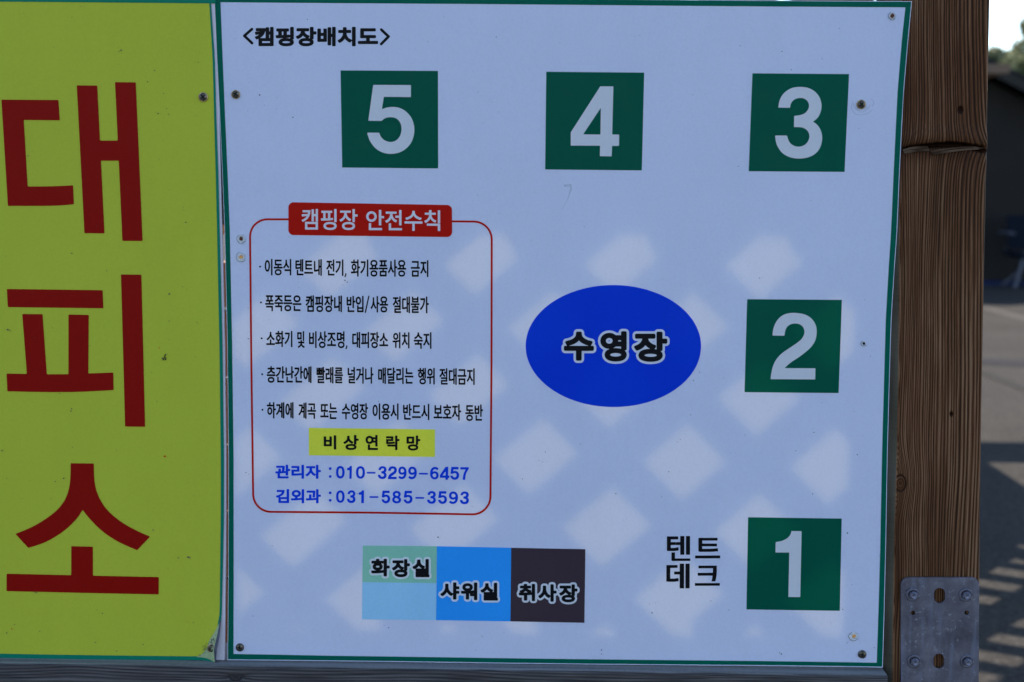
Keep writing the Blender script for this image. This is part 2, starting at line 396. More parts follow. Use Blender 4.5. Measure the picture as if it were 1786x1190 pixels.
# number squares
SQ = {'5': [(594, 123), (764, 124), (764.4, 294), (597, 292.4)], '4': [(952.8, 125.4), (1123.6, 126.8), (1119.4, 297.4), (950.8, 295.8)],
      '3': [(1312.5, 128), (1480.8, 129.4), (1472.7, 300), (1305.8, 298.8)], '2': [(1302.8, 521.8), (1468, 523), (1462.4, 685.6), (1298, 683.6)],
      '1': [(1304.4, 901.8), (1468.2, 904.8), (1465, 1066), (1302, 1063.2)]}
D5 = arr([(879,519),(1109,521),(1109,594),(944,592),(932,668),(955,659),(985,654),(1015,654),(1045,661),(1075,677),(1103,705),(1120,735),(1130,775),(1130,812),(1122,850),(1105,882),(1080,909),(1050,928),(1020,938),(985,941),(950,937),(915,923),(885,900),(860,865),(848,835),(842,811),(916,811),(922,830),(935,848),(955,862),(985,869),(1010,864),(1030,850),(1045,828),(1052,800),(1052,775),(1045,750),(1030,730),(1010,719),(985,716),(960,719),(942,728),(930,739),(849,738)], 400, 0, 3.5)
D4 = arr([(437,211),(505,211),(499,461),(535,461),(534,520),(498,520),(496,574),(435,573),(436,519),(284,518),(284,450)], 900, 80, 2.975)
D4h = arr([(440,322),(348,460),(438,461)], 900, 80, 2.975)
D3 = arr([(1361,321),(1364,295),(1375,265),(1395,240),(1425,221),(1450,215),(1475,213),(1515,217),(1550,235),(1575,265),(1585,300),(1585,325),(1577,355),(1562,378),(1540,394),(1562,408),(1580,435),(1589,470),(1586,505),(1573,540),(1545,567),(1510,582),(1465,587),(1420,580),(1380,558),(1355,522),(1347,495),(1344,466),(1406,466),(1412,490),(1425,510),(1445,521),(1465,525),(1490,520),(1510,505),(1522,480),(1522,458),(1510,437),(1490,425),(1465,422),(1442,422),(1443,364),(1480,360),(1505,347),(1519,325),(1521,305),(1512,285),(1495,273),(1475,270),(1450,275),(1433,288),(1424,305),(1422,322)], 900, 80, 2.975)
D2 = arr([(1329,372),(1332,340),(1345,305),(1365,278),(1395,260),(1422,255),(1450,254),(1500,262),(1535,285),(1555,318),(1560,350),(1555,390),(1540,420),(1515,447),(1470,482),(1430,507),(1405,527),(1392,541),(1552,542),(1551,600),(1319,598),(1322,570),(1331,530),(1348,495),(1375,465),(1420,435),(1465,405),(1485,385),(1495,362),(1495,345),(1487,325),(1470,313),(1450,309),(1425,312),(1405,325),(1395,345),(1391,373)], 900, 460, 2.975)
D1 = arr([(1293,293),(1353,294),(1346,686),(1275,685),(1280,421),(1198,420),(1199,358),(1230,354),(1260,342),(1280,325),(1290,308)], 1000, 840, 3.4)
for k, (add, sub) in {'5': (D5, []), '4': (D4, [D4h]), '3': (D3, []), '2': (D2, []), '1': (D1, [])}.items():
    sq = quad('number_square', SQ[k], M['green_ink'], sign, .0003); sq['label'] = 'green square with a white number %s' % k
    dg = flat('digit', polys([add], sub), bbox([add]), 1.0, M['white_ink'], sign, .0006)
# blue pool oval
ov = lambda X, Y: (np.hypot((X-1069.6)/152.8, (Y-603.5)/106.2)-1)*110
flat('pool_oval', ov, (914, 494, 1226, 714), 1.5, M['blue_ink'], sign, .0003)['label'] = 'blue oval marking the swimming pool'
wd = [('수', (983.4, 578.3, 1035.8, 628.9)), ('영', (1047, 577.6, 1093, 630.4)), ('장', (1105.7, 578.3, 1163.6, 630.8))]
halo('lettering_outline', wd, M['white_ink'], sign, 2.6, 4.2, 0, .0006); lettering('pool_lettering', wd, M['black_ink'], sign, 2.6, 0, .0009)
# safety rules box
pill = polys([arr([(512, 362), (779.5, 366.5), (779.8, 404.5), (512, 401.2)])], rnd=9)
flat('heading_plate', pill, (500, 349, 792, 417), 1.0, M['red_ink'], sign, .0006)['label'] = 'dark red heading plate of the rules box'
lettering('heading_lettering', [('캠핑장', (526.3, 364.4, 624, 401)), ('안전수칙', (638.9, 366, 768, 402.3))], M['white_ink'], sign, .6, .006, .0009)
def arc(c, r, a0, a1, n=10): return [(c[0]+r*math.cos(R(a0+(a1-a0)*i/n)), c[1]+r*math.sin(R(a0+(a1-a0)*i/n))) for i in range(n+1)]
path = [(506, 382.8)]+arc((466, 413), 30.2, -90, -180)+[(438.3, 640)]+arc((472.5, 862), 31, 180, 90)+[(640, 894.6)]+arc((824, 866), 31.4, 90, 0)+[(857.2, 640)]+arc((826.5, 417.8), 31.2, 0, -90)+[(786, 386.2)]
flat('rules_outline', lambda X, Y: lines_sd(X, Y, [path])-1.75, (432, 378, 862, 901), 1.0, M['red_ink'], sign, .0003)
RL = [
 ([('이동식', (461.4, 451.6, 508, 480.6)), ('텐트내', (515.1, 452, 561.4, 481.2)), ('전기', (569.1, 452.6, 599.1, 481.4)), ('화기용품사용', (612, 452.6, 708.6, 482.6)), ('금지', (716.6, 453.8, 747.4, 483.2))], [(453.4, 465.4, 1.7)], [[(603.4, 477.6), (603.0, 480.4), (601.9, 482.6)]]),
 ([('폭죽등은', (462.3, 515, 525.7, 543.2)), ('캠핑장내', (533.1, 515.2, 596.6, 544.6)), ('반입', (604.6, 516, 634.3, 544.8)), ('사용', (646.3, 516.3, 677.1, 545.2)), ('절대불가', (685.1, 517, 748, 546.3))], [(455, 527.8, 1.7)], [[(643.4, 517), (637.3, 545)]]),
 ([('소화기', (464.3, 577.2, 510, 605.6)), ('및', (518.3, 577.7, 531.4, 607.2)), ('비상조명', (538.9, 577.7, 601.1, 607.4)), ('대피장소', (614.3, 578.9, 677.1, 607.4)), ('위치', (684.6, 579.4, 714.3, 607.8)), ('숙지', (721.7, 579.4, 752.6, 608.6))], [(456.3, 590.4, 1.7)], [[(605, 603.4), (604.6, 606), (603.5, 608.2)]]),
 ([('층간난간에', (465.1, 638.8, 543.4, 668)), ('빨래를', (552, 640, 598.3, 669)), ('널거나', (606.3, 640.4, 651.4, 669.4)), ('매달리는', (659.4, 641, 721.1, 670)), ('행위', (728.6, 641.6, 758.3, 670.8)), ('절대금지', (766.3, 642.3, 828, 671.4))], [(457.1, 653, 1.7)], []),
 ([('하계에', (465.2, 701.6, 512, 730.1)), ('계곡', (520.4, 702.2, 551.2, 730.8)), ('또는', (558.5, 703.2, 588.1, 731.2)), ('수영장', (596, 703.3, 641.9, 731.8)), ('이용시', (649.7, 703.8, 695.1, 732.4)), ('반드시', (702.9, 704.4, 748.8, 733)), ('보호자', (756.1, 705, 804.3, 733.5)), ('동반', (811.5, 705.5, 842.3, 734.6))], [(457.7, 715, 1.7)], [])]
for words, dots, lines in RL: lettering('rule_lettering', words, M['black_ink'], sign, .6, .004, .0003, .5, extra_lines=lines, dots=dots, er=1.1)
quad('contact_plate', [(538.6, 746.4), (758.6, 749.2), (758.6, 797.3), (538.6, 794.5)], M['lime_ink'], sign, .0003)
lettering('contact_lettering', [('비', (564.6, 759.3, 586.4, 784.2)), ('상', (598.8, 758.8, 625.6, 785.2)), ('연', (637.4, 758.7, 659.2, 785.2)), ('락', (673.2, 759.8, 696.8, 785.4)), ('망', (709, 759.8, 733.1, 786.1))], M['black_ink'], sign, .95, .004, .0006)
M['phone_ink'] = film('blue_lettering_print', (.003, .052, .66), trans=.2)
TR = {'1': [D1], '2': [D2], '3': [D3], '4': [D4, D4h[::-1]], '5': [D5]}; FW_ = {'0': '０', '6': '６', '7': '７', '8': '８', '9': '９'}
def phone(y0, y1, k, word, wbox, items, dots, dashes):
    its = [(word, wbox)]
    for ch_, xa, xb in items:
        xa, xb = 400+xa/3.572, 400+xb/3.572; its.append((ch_ if ch_ in TR else FW_[ch_], (xa, y0+k*(xa-586), xb, y1+k*(xb-586)), ch_ in TR))
    lettering('phone_lettering', its, M['phone_ink'], sign, 1.05, .004, .0003, dots=dots, extra_lines=dashes, er=1.5)
phone(813, 835, .0095, '관리자', (480, 810.8, 559.6, 835.2), [('0',664,718),('1',734,762),('0',788,845),('3',926,979),('2',988,1043),('9',1052,1104),('9',1114,1168),('6',1250,1304),('4',1312,1370),('5',1377,1431),('7',1439,1492)],
      [(575.8, 817.6, 2.4), (575.8, 831.4, 2.4)], [[(641, 825), (653.5, 825.1)], [(731.8, 826.6), (745, 826.7)]])
phone(855.6, 877.4, .0095, '김외과', (481.2, 853.3, 559.6, 878), [('0',664,718),('3',733,785),('1',806,838),('5',948,1001),('8',1014,1070),('5',1086,1140),('3',1232,1286),('5',1301,1355),('9',1368,1425),('3',1437,1492)],
      [(575.8, 860, 2.4), (575.8, 873, 2.4)], [[(645.6, 867.4), (658.6, 867.5)], [(725.6, 868.8), (738.6, 868.9)]])
# title
lettering('title_lettering', [('캠핑장배치도', (444.3, 47, 659.6, 81))], M['black_ink'], sign, 1.65, .0,  .0003,
          extra_lines=[[(439.2, 51), (426, 62.6), (439.4, 75.4)], [(665, 52), (677.8, 64), (665, 77)]], er=2.4)
# facility blocks
quad('toilet_block', [(632.6, 952), (762, 953.2), (760.8, 1017.6), (631.8, 1015.9)], M['mint_ink'], sign)['label'] = 'mint green block'
quad('toilet_block', [(631.8, 1015.9), (760.8, 1017.6), (760.6, 1082), (631.2, 1080.9)], M['sky_ink'], sign)['label'] = 'light blue block'
quad('shower_block', [(762, 953.2), (891.6, 955.4), (890.2, 1083.7), (760.6, 1082)], M['azure_ink'], sign)['label'] = 'bright blue block'
quad('kitchen_block', [(891.6, 955.4), (1020.9, 957.4), (1019.3, 1085.9), (890.2, 1083.7)], M['brown_ink'], sign)['label'] = 'dark brown block'
for nm, wd in (('toilet_lettering', [('화', (647.2, 975, 679.7, 1005.8)), ('장', (683.6, 975.6, 714.9, 1007)), ('실', (719.4, 975.4, 749, 1007))]),
               ('shower_lettering', [('샤', (768.1, 1015.9, 801.2, 1045.8)), ('워', (804, 1015.9, 832.5, 1046.7)), ('실', (838.1, 1016.3, 868.4, 1047.3))]),
               ('kitchen_lettering', [('취', (904.8, 1018, 933.3, 1048)), ('사', (938.9, 1018.5, 970.8, 1049)), ('장', (975.3, 1018.7, 1007.2, 1050))])):
    halo('lettering_outline', wd, M['white_ink'], sign, 1.5, 3.6, .0, .0006); lettering(nm, wd, M['black_ink'], sign, 1.5, .0, .0009)
# square-cut lettering beside number 1
def bx(x0, y0, x1, y1): return [(x0, y0), (x1, y0), (x1, y1), (x0, y1)]
TD = [bx(555,324,620,340), bx(555,324,576,408), bx(570,358,606,373), [(557,393),(600,393),(622,388),(622,406),(600,409),(562,409)], bx(610,358,636,373), bx(634,322,656,431), bx(668,322,690,431), bx(582,419,601,466), bx(586,455,692,468),
      bx(742,333,853,347), bx(742,333,762,412), bx(755,367,850,381), [(744,398),(820,398),(855,395),(857,410),(830,414),(748,414)], bx(722,438,869,453),
      bx(552,494,616,509), bx(552,494,573,590), [(554,575),(600,575),(621,571),(623,588),(600,592),(558,591)], bx(598,533,634,548), bx(631,486,655,631), bx(665,486,688,631),
      bx(742,498,849,512), [(828,498),(849,498),(849,550),(841,590),(820,590),(828,550)], bx(738,541,835,556), bx(721,602,867,616)]
TD = [arr(c, 1000, 840, 3.4) for c in TD]
flat('deck_lettering', polys(TD, rnd=.35), bbox(TD), .55, M['black_ink'], sign, .0003, 20)
# screws, drilled holes
HN = Vector((0, -1, 0))
def screw_mesh(r=.0061, rot=0.0, tilt=0.0):
    v = []; f = []; nr, na = 16, 56
    for i in range(nr+1):
        q = r*i/nr
        for k in range(na):
            a = 2*math.pi*k/na; x, z = q*math.cos(a), q*math.sin(a)
            h = .0024*math.sqrt(max(0, 1-(q/r)**2))+.0006*(q < r*.98)
            xr, zr = x*math.cos(rot)-z*math.sin(rot), x*math.sin(rot)+z*math.cos(rot)
            ax, az = abs(xr), abs(zr)
            if (ax < .00085 and az < .0034) or (az < .00085 and ax < .0034) or ax+az < .0019: h -= .0024
            if i == nr: h = -.0006
            v.append((x, -h+.0003*tilt*x, z))
    for i in range(nr):
        for k in range(na): f.append((i*na+k, i*na+(k+1) % na, (i+1)*na+(k+1) % na, (i+1)*na+k))
    m = mesh('screw', v, f, True); m.materials.append(M['screw']); m.materials.append(M['dark'])
    for p_ in m.polygons:
        c_ = p_.center; xr, zr = abs(c_.x*math.cos(rot)-c_.z*math.sin(rot)), abs(c_.x*math.sin(rot)+c_.z*math.cos(rot))
        if (xr < .0009 and zr < .0034) or (zr < .0009 and xr < .0034) or xr+zr < .0019: p_.material_index = 1
    return m
def ring_mesh(r0, r1, h, n=40):
    return MB().lathe([(r1, .0), (r1, -h), (r0+(r1-r0)*.5, -h*1.2), (r0, -h), (r0, 0)], (0, 0, 0), Vector((0, 1, 0)), n).mesh('washer', True)
def screw(px, py, parent, r=7.2, rot=.3, washer=True, label=None, ex=0):
    p = P(np.array(px), np.array(py), .0008+ex); k = .0008
    s = obj('screw', screw_mesh(r*k, rot), M['screw']); s.location = p; keep(s, parent)
    s.matrix_parent_inverse = Matrix.Translation(-Vector(parent.location))
    if washer:
        w_ = obj('washer', ring_mesh(r*k*.86, r*k*1.14, .0009), M['washer']); w_.parent = s
    if label: s['label'] = label
    return s
screw(411, 165, sign, 6.8, .5); screw(1501.5, 182.4, sign, 7.0, .85); screw(418.6, 1129, sign, 7.6, .1, False); screw(1503.8, 1141.6, sign, 7.6, .2, False, 'grey newer screw')
def wob(cx_, cy_, r, amp, seed, n=28):
    rr = random.Random(seed); ph = [rr.uniform(0, 6.3) for _ in range(4)]
    return np.array([(cx_+(r*(1+amp*sum(math.sin((j+2)*t+ph[j])/(j+1.5) for j in range(4))))*math.cos(t), cy_+(r*(1+amp*sum(math.sin((j+2)*t+ph[j]*1.7)/(j+1.5) for j in range(4))))*math.sin(t)) for t in [2*math.pi*i/n for i in range(n)]])
def hole(px, py, r, R2, m, parent, seed):
    c = wob(px, py, R2, .12, seed); c2 = wob(px, py, r, .18, seed+3)
    h = flat('drill_hole', polys([c2]), bbox([c2]), .5, m, parent, .0008)
    rim = flat('torn_rim', lambda X, Y: np.maximum(contours_sd(X, Y, [c]), -contours_sd(X, Y, [c2])+.0), bbox([c]), .5, M['scuffw'], parent, .0006)
    v = rim.data.vertices
    for q in v: q.co.y -= random.uniform(0, .0012)
    ln = [list(map(tuple, wob(px, py, R2+.6, .1, seed)[3:20]))]
    flat('torn_edge', lambda X, Y: lines_sd(X, Y, ln)-.35, bbox([c], 5), .5, M['scuff2'], parent, .0012)
    return h
hole(420.6, 416.6, 3.6, 7.2, M['hole'], sign, 2); hole(420.4, 448.4, 3.4, 8, M['lens'], sign, 5); hole(1556, 28, 3.6, 6.2, M['hole'], sign, 9)
hole(1489.4, 1110, 3.2, 7.6, M['lens'], sign, 13); hole(1506.4, 599, 2.6, 4.4, M['dark'], sign, 21)
sc = [list(map(tuple, wob(1504, 184, 18, .10, 4)[2:17])), list(map(tuple, wob(1503, 183, 12.5, .14, 8)[0:16])), [(1519, 172), (1524, 178), (1522, 186)]]
flat('scuff_mark', lambda X, Y: lines_sd(X, Y, sc)-.42, (1475, 155, 1535, 215), .5, M['scuff'], sign, .0003)
flat('scuff_mark', lambda X, Y: lines_sd(X, Y, [[(985, 324), (995, 323), (996, 330), (990, 348), (980, 366)]])-np.clip(1.9-.055*(Y-322), .3, 2), (978, 316, 1002, 372), .6, M['scuff'], sign, .0003)
SP = [(453,166,1.6),(483,170,.7),(482,190,.7),(511,205,1.2),(602,489,1.5),(606,492,1.2),(598,497,.8),(536,34,1.0),(433,591,1.1),(1291,20+60,.9),(1364,90,1.1),(1380,122,1),(1434,103,.8),(1363,1141,1.6),(1360,1138,.8),(1419,754,1.3),(1495,793,1.1),(1167,1001,1),(1166,822,1),(911,835,1),(764,937,1.5),(951,788,.9),(1184,612,.8),(1209,663,1.2),(1220,649,1),(1137,1068,1.3),(1478,930,1.4),(1470,1063,1),(678,1095,1),(670,1091,.7),(841,1110,.8),(1049,1133,1.3),(1049,1140,.9),(1164,569,1),(1525,1130,1),(1417,861,1),(1074,860,1),(660,700,.8),(1000,700,.6)]
rs = random.Random(5)
for _ in range(330): SP.append((rs.uniform(400, 1535), rs.uniform(15, 1135), abs(rs.gauss(0, .26))+.22))
def specks(pts, parent, m, lift):
    v = []; f = []
    for x, y, r in pts:
        n = 7; k = len(v)
        for i in range(n): t = 2*math.pi*i/n; q = r*rs.uniform(.55, 1.25); v.append((x+q*math.cos(t), y+q*math.sin(t)))
        f.append(tuple(range(k, k+n))[::-1])
    v = np.array(v); o = keep(obj('dirt_specks', mesh('dirt_specks', P(v[:, 0], v[:, 1], lift), f), m), parent); o['kind'] = 'stuff'; return o
specks(SP, sign, M['dirt'], .0012)

# ================================================================== SHELTER SIGN (left)
left = empty('shelter_sign', (-.6, 0, .9), 'yellow-green sign with tall maroon Korean letters at the left edge of the picture', 'sign')
BR = [(374.5, -60), (375, 0), (378, 60), (381, 134), (384, 300), (386.5, 400), (391.3, 602), (394, 800), (393.8, 958), (392.3, 1100), (391.4, 1151)]
LL = [(-110, -60), (-110, 1160)]
keep(obj('backing_panel', board_mesh('backing_panel', LL, BR, lambda x: -12+0*x, lambda x: np.interp(x, [0, 391], [1146.6, 1151.2]), 0, .005, 20, 30), M['backing']), left)
def curl(px, py):                           # the vinyl lifts off along the lower right corner
    px = np.asarray(px, float); py = np.asarray(py, float); d = np.clip((px-352)/30, 0, 1)*np.clip((py-1060)/70, 0, 1)
    return .0012+.010*d**2+.004*np.clip((px-366)/20, 0, 1)**2*np.clip((60-py)/60, 0, 1)
YR = [(365.2, -10), (365.9, 6), (371.4, 101), (373.8, 202), (376.5, 302), (378.8, 400), (383.2, 602), (385.9, 800), (386, 900), (385.2, 958), (384.2, 1069), (381.5, 1086), (378.4, 1108), (374, 1126), (366, 1140), (350, 1144.6)]
GR = [(366.5, -40), (368.3, 6), (374.6, 101), (377.2, 202), (380.6, 302), (383, 400), (388.2, 602), (391.0, 800), (391.0, 900), (390, 958), (387.4, 1069), (385.8, 1092), (382.4, 1112), (379.6, 1130), (377.4, 1153)]
ty = lambda x: np.interp(x, [-110, 0, 366], [2.6, 3.4, 6.2]); by = lambda x: np.interp(x, [-110, 0, 346, 378], [1138, 1139.6, 1144.2, 1143])
keep(obj('vinyl_sheet', board_mesh('vinyl_sheet', LL, YR, ty, by, 0, .0006, 60, 90, curl), M['yellow_sheet']), left)
yy = np.array(sorted(set(list(np.linspace(-10, 1150, 60))+[1086, 1108, 1130])))
strip('border', [(lerp_poly(YR, min(a, 1143.5))-.5, a) for a in yy if a < 1144], [(lerp_poly(GR, a), a) for a in yy if a < 1144], M['left_green'], left, .0003, extra=curl)
xx = np.linspace(-110, 377, 50)
strip('border', [(x, -14) for x in xx], [(x, ty(x)) for x in xx], M['left_green'], left, .0003, extra=lambda a, b: curl(a, b)*0+.0014)
strip('border', [(x, by(x)) for x in xx], [(x, np.interp(x, [-110, 0, 340, 360, 377], [1145.6, 1147.2, 1150.6, 1151, 1153.6])) for x in xx], M['left_green'], left, .0003, extra=curl)
L1 = [arr([(11,518),(305,520),(312,625),(126,623),(145,968),(240,968),(310,966),(379,962),(383,1060),(330,1066),(240,1069),(150,1069),(43,1069)], 0, 0, 2.975)]
L1 += [np.array([(201, 143.6), (237, 143.9), (248.2, 420.6), (213, 420.4)]), np.array([(134.5, 149.2), (170.1, 149.6), (181.8, 407.4), (146.9, 407)]), np.array([(172, 245.4), (208, 245.4), (210, 280.5), (174, 280.5)])]
z = 2.975
L2 = [arr(c, 0, 400, z) for c in ([(36,310),(531,317),(535,411),(41,404)], [(115,440),(220,441),(242,756),(139,754)], [(354,443),(459,445),(457,756),(354,756)],
      [(34,749),(139,751),(242,753),(354,753),(457,749),(587,744),(589,835),(540,838),(400,845),(290,846),(150,844),(38,841)], [(626,235),(732,236),(753,1025),(649,1024)])]
L3 = [arr(c, 0, 790, z) for c in ([(367,54),(487,55),(489,130),(495,175),(508,215),(525,250),(548,285),(580,318),(615,346),(660,376),(720,407),(781,433),(714,503),(650,477),(590,446),(545,415),(510,386),(475,350),(445,315),(430,295),(405,335),(370,373),(330,407),(285,437),(235,464),(190,480),(148,492),(81,420),(140,397),(195,370),(250,335),(295,300),(325,265),(345,230),(358,190),(366,140)],
      [(372,483),(484,485),(485,640),(372,640)], [(36,626),(826,642),(826,732),(36,716)])]
for L in (L1, L2, L3): flat('letter', polys(L), bbox(L), 1.25, M['maroon'], left, .0004, extra=curl)
screw(354.5, 169.4, left, 7.2, .9, ex=.0012); screw(371.4, 1128.4, left, 7.4, .2, ex=.004)
wr = arr([(350,1084),(366,1075),(384,1080),(381.5,1100),(378,1125),(378.6,1150),(372,1149),(362,1145),(340,1144),(346,1140),(356,1133),(362,1122),(362,1112)])
wr = np.array([(383.5,1086),(380,1104),(377,1126),(377.5,1151),(368,1148),(358,1145.5),(345,1144.6),(352,1141.5),(358,1136),(363,1128),(366,1117),(372,1108),(378,1098)], float)
flat('worn_corner', polys([wr], rnd=.6), bbox([wr]), .7, M['worn'], left, .0008, extra=curl)['label'] = 'faded cracked corner of the vinyl'
ce = np.array([(386.5,1080),(385.9,1095),(384.5,1112),(381.5,1130),(379.3,1154),(378,1153),(376,1136),(375.8,1128),(379.2,1112),(382.5,1096),(384.4,1080)], float)
flat('curled_edge_and_shadow', polys([ce]), bbox([ce]), .7, M['navy'], left, .0016, extra=curl)  # dark band for the film's edge and its shadow, in one colour
cg = np.array([(346,1146.5),(356,1145.5),(368,1148.5),(378,1153.6),(368,1152.4),(352,1151)], float)
SP2 = [(212,88,1.6),(209,90,1.0),(270,123,1.2),(346,109,1),(291,190,.8),(294,200,1.0),(258,143,1.0),(286,163,.9),(276,198,1.6),(50,272,1.2),(324,388,1.2),(125,442,1.5),(186,473,1.0),(295,513,1.6),(14,575,2.0),(18,577,1),(344,563,.9),(293,574,.7),(295,592,.7),(265,650,.9),(283,625,1.6),(288,627,1.2),(291,618,.9),(274,700,1),(125,713,1.3),(124,717,1.3),(58,701,.6),(4,786,1.6),(127,780,.8),(204,785,.8),(112,834,1.5),(97,840,1.1),(90,870,.8),(268,924,1.3),(312,972,1.2),(329,971,1.8),(332,972,1.2),(180,1069,1.1),(338,1085,1),(71,1100,1),(13,1103,1.2),(168,1119,1.2),(251,1123,1.0),(205,1134,1),(64,1033,1.4),(61,1032,.8)]
for _ in range(150): SP2.append((rs.uniform(0, 375), rs.uniform(8, 1135), abs(rs.gauss(0, .28))+.24))
for _ in range(60):
    t = rs.uniform(0, 1); SP2.append((348+26*t+rs.gauss(0, 2), 1143-30*t+rs.gauss(0, 4), rs.uniform(.35, .95)))
pts2 = [(x, y, r) for x, y, r in SP2]
v = []; f = []
for x, y, r in pts2:
    k = len(v)
    for i in range(7): t = 2*math.pi*i/7; q = r*rs.uniform(.55, 1.25); v.append((x+q*math.cos(t), y+q*math.sin(t)))
    f.append(tuple(range(k, k+7))[::-1])
v = np.array(v); o = keep(obj('dirt_specks', mesh('dirt_specks', P(v[:, 0], v[:, 1], .0014, curl), f), M['dirt']), left); o['kind'] = 'stuff'
red = [wob(288, 795.6, 1.6, .2, 3), wob(278, 607, .9, .2, 4), wob(22, 1096, 1, .2, 5)]
for q in red: flat('red_spot', polys([q]), bbox([q]), .5, M['red_ink'], left, .0016, extra=curl)
mk = [[(284.5, 628), (287.5, 622), (288.4, 618)], [(288.6, 628), (289.4, 624)], [(273, 698), (277, 706)], [(285, 190), (297, 189)]]
flat('ink_mark', lambda X, Y: lines_sd(X, Y, mk[:2])-.8, (280, 613, 294, 632), .5, M['black_ink'], left, .0014, extra=curl)

# ================================================================== TIMBER
def vnoise(x, y, seed):                    # smooth value noise, vectorised
    xi = np.floor(x).astype(np.int64); yi = np.floor(y).astype(np.int64); fx = x-xi; fy = y-yi; fx = fx*fx*(3-2*fx); fy = fy*fy*(3-2*fy)
    def h(a, b):
        n = (a*374761393+b*668265263+seed*974711) & 0xffffffff; n = ((n ^ (n >> 13))*1274126177) & 0xffffffff; return ((n ^ (n >> 16)) & 0xffff)/65535.0
    return (h(xi, yi)*(1-fx)+h(xi+1, yi)*fx)*(1-fy)+(h(xi, yi+1)*(1-fx)+h(xi+1, yi+1)*fx)*fy
PY = .0075                                  # plane of the post's front face, just behind the panel
XL = [(1575, -80), (1574, 200), (1572.5, 262), (1571.3, 420), (1570, 640), (1566.5, 806), (1562.5, 940), (1559.5, 1129), (1558, 1300)]
XR = [(1728.5, -80), (1727, 0), (1725.8, 68), (1723, 176), (1722, 277), (1721, 300), (1718.6, 414), (1715.7, 557), (1714.3, 640), (1712, 763), (1709.5, 950), (1708, 1190), (1707.5, 1300)]
def grain_field(x, y):
    """ring phase of the post face in survey pixels"""
    g_ = x+2.2*(vnoise(x/60, y/260, 3)-.5)*4+1.5*(vnoise(x/22, y/120, 5)-.5)
    dy = y-262
    g_ = g_ - np.where(dy < 0, 15*np.exp(np.minimum(dy, 0)/26.)*np.clip((x-1636)/60., -.55, 1.25), 13*np.exp(-np.maximum(dy, 0)/30.)*np.clip((x-1592)/90., 0, 1.25))
    kd = np.exp(-((y-838)/46.)**2)*24*np.exp(-np.clip(x-1566, 0, 200)/26.)
    k2 = np.exp(-((y-1000)/75.)**2)*12*np.exp(-np.clip(x-1562, 0, 200)/18.)
    return g_-kd-k2
def rings(g_):
    s = (g_-1571)/150.0
    ph = 2*np.pi*(45*s-14*s*s)            # closer rings at the left, wider at the right
    ph = ph+1.6*np.sin(ph*.13+1)+.9*np.sin(ph*.31)
    a = .5+.5*np.cos(ph); amp = .35+.65*vnoise(g_/11, g_*0+3, 11)
    return a, amp
